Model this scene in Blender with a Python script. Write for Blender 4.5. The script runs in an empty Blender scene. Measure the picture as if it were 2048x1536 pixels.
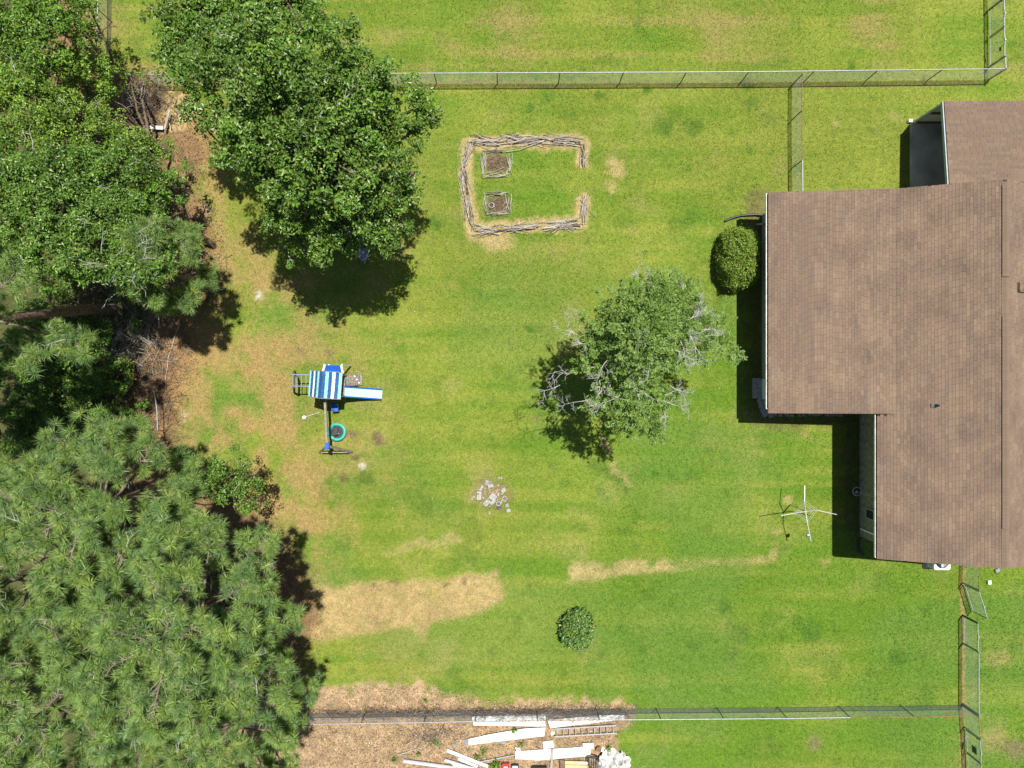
import bpy, math, random
import numpy as np
from mathutils import Vector, Matrix

# ------------------------------------------------------------------ camera, sky, sun
S = bpy.context.scene
CAM_H = 35.5            # height of the drone in metres
GSD = 0.025             # metres of ground for one pixel of the photograph
cam_data = bpy.data.cameras.new('camera')
cam = bpy.data.objects.new('camera', cam_data)
S.collection.objects.link(cam)
cam.location = (0, 0, CAM_H)
cam.rotation_euler = (0, 0, 0)
cam_data.sensor_width = 36
cam_data.lens = 36 * CAM_H / (2048 * GSD)
cam_data.clip_end = 3000
S.camera = cam
S.render.resolution_x, S.render.resolution_y = 1024, 768

SUN_VEC = Vector((0.17, 0.21, 1.0)).normalized()      # towards the sun
SUN_EL = math.asin(SUN_VEC.z)
W = bpy.data.worlds.new('World'); S.world = W; W.use_nodes = True
wn = W.node_tree.nodes; wl = W.node_tree.links
bg = wn['Background']
sky = wn.new('ShaderNodeTexSky'); sky.sky_type = 'NISHITA'; sky.sun_disc = False
sky.sun_elevation = SUN_EL
sky.sun_rotation = math.atan2(SUN_VEC.x, SUN_VEC.y)
wl.new(sky.outputs[0], bg.inputs[0]); bg.inputs[1].default_value = 0.052
sun_data = bpy.data.lights.new('sun', 'SUN'); sun = bpy.data.objects.new('sun', sun_data)
S.collection.objects.link(sun)
sun_data.energy = 4.8; sun_data.angle = math.radians(0.53); sun_data.color = (1, 0.965, 0.9)
sun.rotation_euler = SUN_VEC.to_track_quat('Z', 'Y').to_euler()
sun.location = (10, 12, 60)
vs = S.view_settings
vs.view_transform = 'Standard'; vs.look = 'None'; vs.exposure = 0.68; vs.gamma = 1; vs.use_curve_mapping = False

# ------------------------------------------------------------------ helpers
COL = S.collection
BASE = {}
def P(px, py, h=0.0):
    """point of the place seen at a pixel of the photograph when it lies h metres up"""
    k = GSD * (1 - h / CAM_H)
    return Vector(((px - 1024) * k, (768 - py) * k, h))
def tag(o, label=None, cat=None, group=None, kind=None):
    if label: o['label'] = label
    if cat: o['category'] = cat
    if group: o['group'] = group
    if kind: o['kind'] = kind
    return o
def thing(name, loc, label, cat, group=None):
    o = bpy.data.objects.new(name, None); COL.objects.link(o)
    o.location = loc; BASE[o] = Vector(loc); o.empty_display_size = 0.3
    return tag(o, label, cat, group)

def link_mesh(name, me, mat, parent=None, loc=None):
    o = bpy.data.objects.new(name, me); COL.objects.link(o)
    if mat is not None:
        for m in (mat if isinstance(mat, (list, tuple)) else [mat]): me.materials.append(m)
    if parent is not None:
        o.parent = parent; BASE[o] = BASE[parent]
    else:
        o.location = loc if loc is not None else (0, 0, 0); BASE[o] = Vector(o.location)
    return o

class MB:
    """collects boxes, tubes and prisms in world coordinates, builds one mesh"""
    def __init__(s): s.v = []; s.f = []; s.mi = []; s.sm = []
    def add(s, vs_, fs, mi=0, smooth=False):
        b = len(s.v); s.v += [tuple(x) for x in vs_]
        for f in fs: s.f.append([b + i for i in f]); s.mi.append(mi); s.sm.append(smooth)
        return s
    def hexa(s, c, mi=0):
        return s.add(c, [(0, 3, 2, 1), (4, 5, 6, 7), (0, 1, 5, 4), (1, 2, 6, 5), (2, 3, 7, 6), (3, 0, 4, 7)], mi)
    def box(s, x0, x1, y0, y1, z0, z1, mi=0):
        return s.hexa([(x0, y0, z0), (x1, y0, z0), (x1, y1, z0), (x0, y1, z0), (x0, y0, z1), (x1, y0, z1), (x1, y1, z1), (x0, y1, z1)], mi)
    def obox(s, c, half, rz=0, rx=0, ry=0, mi=0):
        M = Matrix.Translation(c) @ Matrix.Rotation(rz, 4, 'Z') @ Matrix.Rotation(ry, 4, 'Y') @ Matrix.Rotation(rx, 4, 'X')
        a, b, d = half
        pts = [(-a, -b, -d), (a, -b, -d), (a, b, -d), (-a, b, -d), (-a, -b, d), (a, -b, d), (a, b, d), (-a, b, d)]
        return s.hexa([M @ Vector(p) for p in pts], mi)
    def bar(s, p0, p1, w, t, mi=0, up=Vector((0, 0, 1))):
        p0 = Vector(p0); p1 = Vector(p1); d = (p1 - p0).normalized()
        if abs(d.dot(up)) > 0.98: up = Vector((0, 1, 0))
        sd = d.cross(up).normalized() * (w / 2); u = sd.cross(d).normalized() * (t / 2)
        return s.hexa([p0 - sd - u, p0 + sd - u, p1 + sd - u, p1 - sd - u, p0 - sd + u, p0 + sd + u, p1 + sd + u, p1 - sd + u], mi)
    def tube(s, pts, r, n=8, mi=0, cap=True, smooth=True):
        pts = [Vector(p) for p in pts]
        rs = r if isinstance(r, (list, tuple)) else [r] * len(pts)
        vs_ = []; fs = []
        ref = Vector((0.31, 0.17, 0.93)).normalized()
        for i, p in enumerate(pts):
            d = (pts[min(i + 1, len(pts) - 1)] - pts[max(i - 1, 0)])
            d = d.normalized() if d.length > 1e-9 else Vector((0, 0, 1))
            a = d.cross(ref)
            if a.length < 0.05: a = d.cross(Vector((1, 0, 0)))
            a.normalize(); b = d.cross(a)
            for k in range(n):
                t = 2 * math.pi * k / n
                vs_.append(p + (a * math.cos(t) + b * math.sin(t)) * rs[i])
        for i in range(len(pts) - 1):
            for k in range(n):
                fs.append((i * n + k, i * n + (k + 1) % n, (i + 1) * n + (k + 1) % n, (i + 1) * n + k))
        s.add(vs_, fs, mi, smooth)
        if cap:
            s.add([vs_[k] for k in range(n)], [tuple(range(n))[::-1]], mi)
            s.add([vs_[-n + k] for k in range(n)], [tuple(range(n))], mi)
        return s
    def lathe(s, c, prof, n=24, mi=0, smooth=True):
        vs_ = []; fs = []
        for (r, z) in prof:
            for k in range(n):
                t = 2 * math.pi * k / n
                vs_.append((c[0] + r * math.cos(t), c[1] + r * math.sin(t), c[2] + z))
        for i in range(len(prof) - 1):
            for k in range(n):
                fs.append((i * n + k, i * n + (k + 1) % n, (i + 1) * n + (k + 1) % n, (i + 1) * n + k))
        return s.add(vs_, fs, mi, smooth)
    def prism(s, poly, z0, z1, mi=0):
        n = len(poly)
        vs_ = [(x, y, z0) for x, y in poly] + [(x, y, z1) for x, y in poly]
        fs = [tuple(range(n))[::-1], tuple(range(n, 2 * n))] + [(i, (i + 1) % n, n + (i + 1) % n, n + i) for i in range(n)]
        return s.add(vs_, fs, mi)
    def mesh(s, name, off=Vector((0, 0, 0))):
        me = bpy.data.meshes.new(name)
        v = np.array(s.v, dtype=float) - np.array(off)
        me.from_pydata(v.tolist(), [], s.f)
        me.polygons.foreach_set('material_index', s.mi)
        me.polygons.foreach_set('use_smooth', s.sm)
        me.update(); return me
    def build(s, name, mat, parent=None, loc=None):
        off = BASE[parent] if parent is not None else Vector(loc if loc is not None else (0, 0, 0))
        return link_mesh(name, s.mesh(name, off), mat, parent, loc)

def np_mesh(name, V, F, mat, parent=None, loc=None, col=None, smooth=False):
    """V (n,3) world, F (m,k) faces with k corners, col (n,3) vertex colour"""
    off = np.array(BASE[parent] if parent is not None else (loc if loc is not None else (0, 0, 0)))
    me = bpy.data.meshes.new(name)
    n, k = F.shape
    me.vertices.add(len(V)); me.vertices.foreach_set('co', (V - off).astype(np.float32).ravel())
    me.loops.add(n * k); me.loops.foreach_set('vertex_index', F.astype(np.int32).ravel())
    me.polygons.add(n); me.polygons.foreach_set('loop_start', np.arange(0, n * k, k, dtype=np.int32))
    me.polygons.foreach_set('loop_total', np.full(n, k, dtype=np.int32))
    me.polygons.foreach_set('use_smooth', np.full(n, bool(smooth)))
    me.update(calc_edges=True)
    if col is not None:
        a = me.color_attributes.new('Col', 'FLOAT_COLOR', 'POINT')
        c4 = np.ones((len(V), 4), dtype=np.float32); c4[:, :3] = col
        a.data.foreach_set('color', c4.ravel())
    return link_mesh(name, me, mat, parent, loc)

# ---- noise in numpy
def vnoise(x, y, seed=0):
    r = np.random.RandomState(seed).rand(256, 256)
    xi = np.floor(x).astype(int); yi = np.floor(y).astype(int)
    fx = x - xi; fy = y - yi
    fx = fx * fx * (3 - 2 * fx); fy = fy * fy * (3 - 2 * fy)
    g = lambda a, b: r[a % 256, b % 256]
    return (g(xi, yi) * (1 - fx) + g(xi + 1, yi) * fx) * (1 - fy) + (g(xi, yi + 1) * (1 - fx) + g(xi + 1, yi + 1) * fx) * fy
def fbm(x, y, scale, seed=0, octv=4):
    s = 0; a = 1; t = 0
    for o in range(octv):
        f = 2 ** o / scale
        s = s + a * vnoise(x * f + 17.3 * o, y * f + 5.1 * o, seed + o); t += a; a *= 0.55
    return s / t
def sstep(a, b, x):
    t = np.clip((x - a) / (b - a), 0, 1); return t * t * (3 - 2 * t)
def sd_poly(px, py, poly):
    """signed distance (pixels) to a polygon, negative inside"""
    d = np.full(px.shape, 1e9); ins = np.zeros(px.shape, bool)
    n = len(poly)
    for i in range(n):
        ax, ay = poly[i]; bx, by = poly[(i + 1) % n]
        ex, ey = bx - ax, by - ay
        t = np.clip(((px - ax) * ex + (py - ay) * ey) / (ex * ex + ey * ey + 1e-9), 0, 1)
        d = np.minimum(d, np.hypot(px - ax - t * ex, py - ay - t * ey))
        c = ((ay > py) != (by > py)) & (px < (bx - ax) * (py - ay) / ((by - ay) if by != ay else 1e-9) + ax)
        ins ^= c
    return np.where(ins, -d, d)
def sd_line(px, py, pts):
    d = np.full(px.shape, 1e9)
    for (ax, ay), (bx, by) in zip(pts[:-1], pts[1:]):
        ex, ey = bx - ax, by - ay
        t = np.clip(((px - ax) * ex + (py - ay) * ey) / (ex * ex + ey * ey + 1e-9), 0, 1)
        d = np.minimum(d, np.hypot(px - ax - t * ex, py - ay - t * ey))
    return d

# ---- materials
def nmat(name):
    m = bpy.data.materials.new(name); m.use_nodes = True
    return m, m.node_tree.nodes, m.node_tree.links, m.node_tree.nodes['Principled BSDF']
def plain(name, col, rough=0.6, metal=0.0, var=0.18, scale=6.0, bump=0.0, bscale=40.0, col2=None, spec=0.5):
    m, n, l, b = nmat(name)
    tc = n.new('ShaderNodeTexCoord'); no = n.new('ShaderNodeTexNoise')
    no.inputs['Scale'].default_value = scale; no.inputs['Detail'].default_value = 5
    l.new(tc.outputs['Object'], no.inputs['Vector'])
    r = n.new('ShaderNodeValToRGB')
    c2 = col2 if col2 else tuple(c * (1 - 2 * var) for c in col)
    c1 = col if col2 else tuple(min(1, c * (1 + var)) for c in col)
    r.color_ramp.elements[0].position = 0.3; r.color_ramp.elements[1].position = 0.7
    r.color_ramp.elements[0].color = (*c2, 1); r.color_ramp.elements[1].color = (*c1, 1)
    l.new(no.outputs['Fac'], r.inputs[0]); l.new(r.outputs[0], b.inputs['Base Color'])
    b.inputs['Roughness'].default_value = rough; b.inputs['Metallic'].default_value = metal
    b.inputs['Specular IOR Level'].default_value = spec
    if bump:
        n2 = n.new('ShaderNodeTexNoise'); n2.inputs['Scale'].default_value = bscale; n2.inputs['Detail'].default_value = 6
        l.new(tc.outputs['Object'], n2.inputs['Vector'])
        bp = n.new('ShaderNodeBump'); bp.inputs['Strength'].default_value = bump; bp.inputs['Distance'].default_value = 0.02
        l.new(n2.outputs['Fac'], bp.inputs['Height']); l.new(bp.outputs[0], b.inputs['Normal'])
    return m
def leaf_mat(name, trans=0.2, rough=0.42, spec=0.45):
    m, n, l, b = nmat(name)
    at = n.new('ShaderNodeAttribute'); at.attribute_name = 'Col'
    l.new(at.outputs['Color'], b.inputs['Base Color']); b.inputs['Roughness'].default_value = rough
    b.inputs['Specular IOR Level'].default_value = spec
    tr = n.new('ShaderNodeBsdfTranslucent'); mx = n.new('ShaderNodeMixShader'); mx.inputs[0].default_value = trans
    g = n.new('ShaderNodeMixRGB'); g.blend_type = 'MULTIPLY'; g.inputs[0].default_value = 1; g.inputs[2].default_value = (1.15, 1.25, 0.6, 1)
    l.new(at.outputs['Color'], g.inputs[1]); l.new(g.outputs[0], tr.inputs[0])
    l.new(b.outputs[0], mx.inputs[1]); l.new(tr.outputs[0], mx.inputs[2])
    l.new(mx.outputs[0], n['Material Output'].inputs[0])
    return m

M = {}
M['leaf'] = leaf_mat('leaf'); M['needle'] = leaf_mat('needle', 0.26, 0.45)
M['bark'] = plain('bark', (0.17, 0.12, 0.085), 0.95, var=0.35, scale=9, bump=0.8, bscale=25)
M['deadwood'] = plain('dead_wood', (0.40, 0.39, 0.365), 0.9, var=0.2, scale=7)
M['stick'] = plain('weathered_stick', (0.34, 0.295, 0.245), 0.9, scale=5, col2=(0.17, 0.14, 0.11))
M['stick_dark'] = plain('dark_stick', (0.15, 0.115, 0.085), 0.95, var=0.25, scale=6)
M['galv'] = plain('galvanised_steel', (0.36, 0.38, 0.40), 0.5, 0.4, 0.12, 8)
M['post'] = plain('dull_post_steel', (0.10, 0.11, 0.115), 0.6, 0.3, 0.15, 8)
M['rust'] = plain('rusty_wire', (0.33, 0.16, 0.08), 0.85, 0.2, 0.3, 10)
M['wire'] = plain('chain_link_wire', (0.30, 0.32, 0.32), 0.5, 0.4, 0.1, 6)
M['white'] = plain('white_paint', (0.80, 0.80, 0.78), 0.5, var=0.06, scale=3)
M['vinyl'] = plain('white_vinyl', (0.72, 0.72, 0.70), 0.5, scale=5, col2=(0.47, 0.45, 0.41))
M['offwhite'] = plain('off_white_plaster', (0.66, 0.65, 0.60), 0.8, var=0.12, scale=8)
M['greytrim'] = plain('grey_blue_trim', (0.36, 0.43, 0.45), 0.6, var=0.08)
M['black'] = plain('black_plastic', (0.018, 0.019, 0.02), 0.45, var=0.2)
M['shingle'] = None

# ------------------------------------------------------------------ ground
WOODS = [(-200, -200), (158, -200), (165, 95), (190, 150), (280, 170), (355, 200), (405, 240), (425, 310), (385, 350), (400, 400), (425, 470),
         (430, 545), (395, 600), (372, 680), (368, 740), (350, 800), (338, 870), (352, 925), (440, 965), (560, 1080), (610, 1150), (622, 1260),
         (600, 1370), (480, 1400), (470, 1440), (470, 1750), (-200, 1750)]
LITTER2 = [(465, 1400), (640, 1378), (760, 1380), (872, 1378), (925, 1398), (985, 1408), (1270, 1414), (1262, 1436), (1240, 1450), (1226, 1490), (1245, 1750), (465, 1750)]
TANZONE = [(260, 120), (420, 140), (470, 300), (560, 560), (620, 680), (590, 770), (600, 870), (660, 960), (670, 1080), (600, 1160), (300, 900)]
RECT = [(590, 1182), (760, 1166), (880, 1158), (993, 1142), (1008, 1197), (960, 1226), (862, 1246), (846, 1286), (826, 1252), (640, 1283), (590, 1270)]
STREAK = [(1130, 1166), (1147, 1130), (1270, 1121), (1400, 1121), (1480, 1112), (1552, 1103), (1548, 1122), (1480, 1128), (1380, 1136), (1225, 1157)]
STICK_RING = [(1168, 325), (1165, 284), (1040, 284), (938, 288), (932, 340), (938, 420), (948, 460), (1040, 452), (1165, 446), (1165, 395)]

def ground_albedo(X, Y):
    px = X / GSD + 1024; py = 768 - Y / GSD
    n4 = fbm(X, Y, 5.0, 1); n2 = fbm(X, Y, 1.7, 7); n1 = fbm(X, Y, 0.7, 13, 3); nf = fbm(X, Y, 0.3, 21, 2)
    mow = fbm(X * 0.07, Y, 0.55, 31, 3)
    blot = fbm(X, Y, 2.6, 57, 3)
    wx = px + (n1 - 0.5) * 46 + (nf - 0.5) * 30; wy = py + (n2 - 0.5) * 40 + (nf - 0.5) * 30
    green = np.array([0.091, 0.161, 0.0155]); yell = np.array([0.180, 0.206, 0.033]); deep = np.array([0.046, 0.105, 0.0135])
    tan = np.array([0.33, 0.255, 0.112]); straw = np.array([0.285, 0.190, 0.076]); litter = np.array([0.175, 0.105, 0.055]); soil = np.array([0.13, 0.085, 0.058])
    mix = lambda a, b, t: a * (1 - t[..., None]) + b * t[..., None]
    c = np.zeros(X.shape + (3,)) + green
    lush = sstep(800, 1400, px) * sstep(450, 900, py)
    t = sstep(0.30, 0.72, 0.30 * n4 + 0.24 * n2 + 0.46 * mow + 0.07 - 0.15 * lush)
    c = mix(c, yell, t)
    # dry yellowish thatch in blotches
    dry = sstep(0.50, 0.80, 0.30 * n2 + 0.4 * blot + 0.30 * n1) * 0.48
    dry = dry * (1 - 0.45 * lush)
    c = mix(c, tan * 0.9, dry)
    c = c * (0.90 + 0.20 * fbm(X, Y, 3.2, 141, 3))[..., None]
    cool = sstep(0.47, 0.66, fbm(X * .8, Y, 4.2, 171, 3)) * sstep(350, 620, py); c = mix(c, np.array([0.082, 0.158, 0.030]), cool * 0.36)
    olive = sstep(760, 420, py) * sstep(0.40, 0.62, 0.5 * n4 + 0.5 * blot); c = mix(c, np.array([0.115, 0.152, 0.020]), olive * 0.45)
    # far field beyond the north fence: browner mowing streaks
    fld = sstep(150, 130, py)
    c = mix(c, np.array([0.235, 0.185, 0.066]), fld * sstep(0.46, 0.68, 0.55 * mow + 0.45 * blot) * 0.62)
    # deep green tufts
    c = mix(c, deep, sstep(0.63, 0.80, fbm(X, Y, 0.9, 77, 3)) * 0.35)
    # dry western half
    tz = sstep(70, -70, sd_poly(wx, wy, TANZONE)) * (0.45 + 0.55 * sstep(480, 640, py))
    c = mix(c, straw, tz * sstep(0.34, 0.68, 0.5 * n2 + 0.5 * n1 + 0.05) * 0.74)
    west = sstep(900, 500, px) * sstep(380, 560, py) * sstep(1250, 1000, py)
    c = mix(c, straw, west * sstep(0.42, 0.66, 0.6 * n2 + 0.4 * n1) * 0.6)
    # dry rectangle and streak
    r = sstep(9, -9, sd_poly(px + (nf - .5) * 14, py + (n1 - .5) * 12, RECT))
    c = mix(c, mix(c, np.array([.345, .245, .112]), np.full(X.shape, .88)) * (0.62 + 0.30 * n2 + 0.38 * nf)[..., None], r * (0.80 + 0.2 * sstep(.35, .5, n1)))
    r = sstep(8, -7, sd_poly(px + (nf - .5) * 22, py + (n1 - .5) * 18, STREAK))
    c = mix(c, tan * (0.7 + .5 * nf)[..., None], r * sstep(.25, .55, n1 + .1 * nf) * .78 * (1 - .55 * sstep(1330, 1420, px) * sstep(1520, 1480, px)))
    # pale lines in the lawn
    r = sstep(13, 2, sd_line(wx, wy, [(780, 1100), (850, 1092), (920, 1078)])); c = mix(c, tan, r * 0.5)
    r = sstep(8, 1, sd_line(px + (nf - .5) * 8, py, [(1203, 876), (1212, 890), (1218, 906)])); c = mix(c, tan, r * 0.8)
    r = sstep(8, 2, sd_line(wx, wy, [(648, 1010), (655, 965), (690, 930), (735, 910)])); c = mix(c, deep, r * 0.4)
    r = sstep(22, 4, sd_line(wx, wy, [(1195, 930), (1230, 955), (1245, 975)])); c = mix(c, deep, r * 0.5)
    r = sstep(12, 2, sd_line(wx, wy, [(1225, 930), (1238, 950), (1250, 968)])); c = mix(c, tan, r * 0.5)
    for (x, y, rad, cc, am) in [(1233, 336, 22, tan, .8), (1224, 372, 14, tan, .6), (1210, 343, 7, tan, .9), (985, 478, 30, tan, .9), (950, 470, 20, tan, .8), (1010, 490, 22, tan, .6),
            (520, 590, 11, np.array([.42, .38, .30]), .9), (724, 932, 8, np.array([.42, .38, .30]), .9), (408, 418, 12, np.array([.45, .4, .32]), .8), (370, 830, 13, np.array([.38, .31, .18]), .8),
            (757, 880, 15, soil, .8), (705, 868, 12, soil, .7), (712, 914, 9, soil * .6, .9), (688, 958, 9, soil * .7, .7), (660, 712, 12, soil, .6), (600, 705, 12, soil, .5),
            (728, 955, 18, deep * .7, .5), (1330, 250, 22, deep, .6), (1393, 248, 24, deep, .6), (1197, 193, 10, deep, .8), (1290, 180, 12, deep, .8), (870, 445, 16, deep, .7), (1500, 205, 20, deep, .5),
            (1490, 165, 16, deep * .8, .8), (1290, 175, 10, deep, .7), (1060, 215, 10, deep, .6), (1705, 132, 10, deep, .8), (1620, 1255, 26, deep, .6), (1800, 1315, 20, deep, .6), (1480, 1265, 26, deep, .5),
            (1450, 1215, 20, deep, .6), (1540, 1240, 30, deep, .35), (1290, 1185, 8, deep, .8), (1290, 1300, 12, deep, .6), (1390, 1285, 14, deep, .5), (1060, 660, 12, deep, .6), (1440, 590, 16, deep, .4), (1298, 541, 6, deep * .6, .8),
            (985, 990, 42, soil * 1.3, .45), (890, 1172, 9, soil * .5, .8), (935, 1160, 8, soil * .6, .7), (930, 1172, 6, soil * .5, .8), (958, 1176, 7, soil * .5, .7), (752, 1168, 7, soil * .5, .7), (785, 1165, 7, soil * .6, .6),
            (1650, 1120, 16, tan, .3), (1575, 1000, 12, tan, .5), (1560, 1065, 10, tan, .6), (1790, 230, 14, tan, .3), (1675, 245, 8, tan, .6), (2030, 1500, 26, soil * 1.4, .6), (1990, 1480, 30, tan * .8, .5), (2000, 1320, 26, tan * .8, .4), (1630, 1488, 18, soil * 1.5, .45),
            (1612, 868, 12, straw, .6), (1270, 755, 12, tan, .6), (1075, 835, 6, soil, .5), (700, 1500, 30, straw, .5)]:
        m = np.hypot(wx - x, (wy - y) * 1.15)
        m = 0.5 * m + 0.5 * np.hypot(px - x, py - y)
        c = mix(c, cc, sstep(rad * 1.25, rad * 0.45, m) * am)
    # stick garden: dead strip under the sticks, two soil beds
    r = sstep(19, 9, sd_line(px + (n1 - .5) * 16, py + (nf - .5) * 16, STICK_RING)); c = mix(c, tan * (0.85 + 0.3 * n1)[..., None], r * 0.95)
    inn = sstep(3, -12, sd_poly(wx, wy, [(955, 300), (1145, 300), (1145, 435), (960, 435)])); c = mix(c, green * 1.02, inn * 0.22)
    for q in ([(972, 312), (988, 306), (1012, 312), (1014, 345), (990, 348), (972, 340)], [(975, 396), (990, 390), (1016, 394), (1016, 420), (992, 426), (975, 418)]):
        r = sstep(5, -5, sd_poly(px + (nf - .5) * 10, py + (n1 - .5) * 10, q)); c = mix(c, soil * (0.8 + 0.5 * nf)[..., None], r * 0.9)
    # bare line under the north fence
    r = sstep(7, 2, np.abs(py - 168 - (n1 - .5) * 8)) * sstep(300, 500, px) * sstep(1980, 1960, px); c = mix(c, soil * 1.2, r * 0.5)
    r = sstep(7, 2, np.abs(px - 1926 - (n1 - .5) * 8)) * sstep(1130, 1140, py); c = mix(c, straw, r * 0.6)
    # path of bare soil along the wood, and the wood floor
    w = sstep(34, -22, sd_poly(wx, wy, WOODS)); c = mix(c, litter * (0.7 + 0.7 * nf)[..., None], w * 0.95)
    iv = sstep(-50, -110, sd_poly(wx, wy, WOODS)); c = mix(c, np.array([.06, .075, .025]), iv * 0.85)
    pth = sstep(24, 5, sd_line(wx, wy, [(395, 250), (425, 330), (440, 420), (442, 520), (470, 560)])); c = mix(c, straw * 1.0, pth * 0.6)
    lw = sstep(0.40, 0.60, nf) * sstep(40, -5, sd_poly(wx, wy, [(318, 640), (385, 620), (380, 740), (355, 800), (345, 930), (300, 930)])); c = mix(c, np.array([.30, .165, .075]), lw * 0.6)
    mul = sstep(10, -12, sd_poly(wx, wy, [(325, 180), (385, 185), (395, 230), (365, 262), (322, 262), (318, 220)])); c = mix(c, np.array([.38, .28, .125]) * (0.45 + 1.1 * nf)[..., None], mul)
    w = sstep(14, -10, sd_poly(wx, wy, LITTER2)); lc = np.array([.31, .215, .125]) * (0.55 + 0.9 * nf)[..., None]
    c = c * (1 - w[..., None]) + lc * w[..., None]
    r = sstep(11, 3, np.abs(py - 1425 + (n1 - .5) * 12)) * sstep(470, 560, px) * sstep(1265, 1200, px); c = mix(c, soil * 0.8, r * 0.7)
    # darker soil colour mixed in close to the house walls
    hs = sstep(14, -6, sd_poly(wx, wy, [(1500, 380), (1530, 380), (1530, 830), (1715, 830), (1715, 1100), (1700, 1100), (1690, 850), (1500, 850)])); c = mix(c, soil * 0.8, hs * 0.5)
    return c

gx = np.concatenate([[-900, -300, -120, -60, -36], np.linspace(-31, 31, 497), [36, 60, 120, 300, 900]])
gy = np.concatenate([[-900, -300, -120, -60, -30], np.linspace(-24, 24, 385), [30, 60, 120, 300, 900]])
GX, GY = np.meshgrid(gx, gy)
GZ = (fbm(GX, GY, 6.0, 91) - 0.5) * 0.05 * (np.abs(GX) < 40) - 0.03
GV = np.stack([GX, GY, GZ], -1).reshape(-1, 3)
gi = np.arange(len(gx) * len(gy)).reshape(len(gy), len(gx))
GF = np.stack([gi[:-1, :-1], gi[:-1, 1:], gi[1:, 1:], gi[1:, :-1]], -1).reshape(-1, 4)
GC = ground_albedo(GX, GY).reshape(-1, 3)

gm, n, l, b = nmat('lawn')
at = n.new('ShaderNodeAttribute'); at.attribute_name = 'Col'
tc = n.new('ShaderNodeTexCoord')
def noise(scale, detail, sc=(1, 1, 1), rough=0.6):
    mp = n.new('ShaderNodeMapping'); mp.inputs['Scale'].default_value = sc
    no = n.new('ShaderNodeTexNoise'); no.inputs['Scale'].default_value = scale; no.inputs['Detail'].default_value = detail; no.inputs['Roughness'].default_value = rough
    l.new(tc.outputs['Object'], mp.inputs[0]); l.new(mp.outputs[0], no.inputs[0]); return no
def ramp(src, stops):
    r = n.new('ShaderNodeValToRGB'); e = r.color_ramp.elements
    while len(e) < len(stops): e.new(0.5)
    for q, (p, c) in zip(e, stops): q.position = p; q.color = (*c, 1)
    l.new(src, r.inputs[0]); return r
def mulc(a, b_, f=1.0, mode='MULTIPLY'):
    x = n.new('ShaderNodeMixRGB'); x.blend_type = mode; x.inputs[0].default_value = f
    l.new(a, x.inputs[1]); l.new(b_, x.inputs[2]); return x.outputs[0]
f1 = noise(16, 4, rough=0.75); f2 = noise(5, 3); f3 = noise(30, 2)
r1 = ramp(f1.outputs['Fac'], [(0.30, (0.56, 0.64, 0.56)), (0.50, (1, 1, 1)), (0.70, (1.34, 1.28, 1.36))])
r2 = ramp(f2.outputs['Fac'], [(0.3, (0.80, 0.86, 0.8)), (0.7, (1.18, 1.12, 1.2))])
r3 = ramp(f3.outputs['Fac'], [(0.30, (0.74, 0.8, 0.72)), (0.70, (1.24, 1.2, 1.26))])
c = mulc(mulc(mulc(at.outputs['Color'], r1.outputs[0]), r2.outputs[0]), r3.outputs[0])
l.new(c, b.inputs['Base Color']); b.inputs['Roughness'].default_value = 0.95; b.inputs['Specular IOR Level'].default_value = 0.1
bp = n.new('ShaderNodeBump'); bp.inputs['Strength'].default_value = 0.7; bp.inputs['Distance'].default_value = 0.05
l.new(f1.outputs['Fac'], bp.inputs['Height']); l.new(bp.outputs[0], b.inputs['Normal'])
M['lawn'] = gm
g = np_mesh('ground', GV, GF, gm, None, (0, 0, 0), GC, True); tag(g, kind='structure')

# ---- grass blades: real short blades over the lawn
rs = np.random.RandomState(5)
def blades(n, xr, yr, ln, wd, keep=None, cmul=1.0):
    x = rs.uniform(*xr, n); y = rs.uniform(*yr, n)
    if keep is not None:
        k = keep(x, y); x = x[k]; y = y[k]
    n = len(x)
    a = rs.uniform(0, 2 * np.pi, n); L = rs.uniform(*ln, n); tilt = rs.uniform(0.25, 1.0, n); w = rs.uniform(*wd, n)
    z0 = np.full(n, -0.035)
    dx = np.cos(a); dy = np.sin(a)
    p0 = np.stack([x - dy * w, y + dx * w, z0], -1); p1 = np.stack([x + dy * w, y - dx * w, z0], -1)
    p2 = np.stack([x + dx * L * tilt, y + dy * L * tilt, z0 + L * (1.15 - 0.75 * tilt) + 0.025], -1)
    V = np.stack([p0, p1, p2], 1).reshape(-1, 3); F = np.arange(3 * n).reshape(n, 3)
    C = ground_albedo(x, y) * rs.uniform(0.8, 1.4, (n, 1)) * cmul
    return V, F, np.repeat(C, 3, axis=0)
def on_lawn(x, y):
    px = x / GSD + 1024; py = 768 - y / GSD
    return (sd_poly(px, py, WOODS) > -15) & (sd_poly(px, py, LITTER2) > -5) & (sd_poly(px, py, [(1525, 375), (1822, 375), (1822, 245), (2300, 245), (2300, 1100), (1720, 1100), (1720, 825), (1525, 825)]) > 0)
V, F, C = blades(230000, (-27, 27), (-20.5, 20.5), (0.05, 0.11), (0.008, 0.016), on_lawn)
o = np_mesh('grass', V, F, leaf_mat('grass_blade', 0.35, 0.7, 0.15), None, (0, 0, 0), C)
tag(o, 'short mown grass of the lawn, green with yellowed and dry patches', 'grass', kind='stuff')


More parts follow.
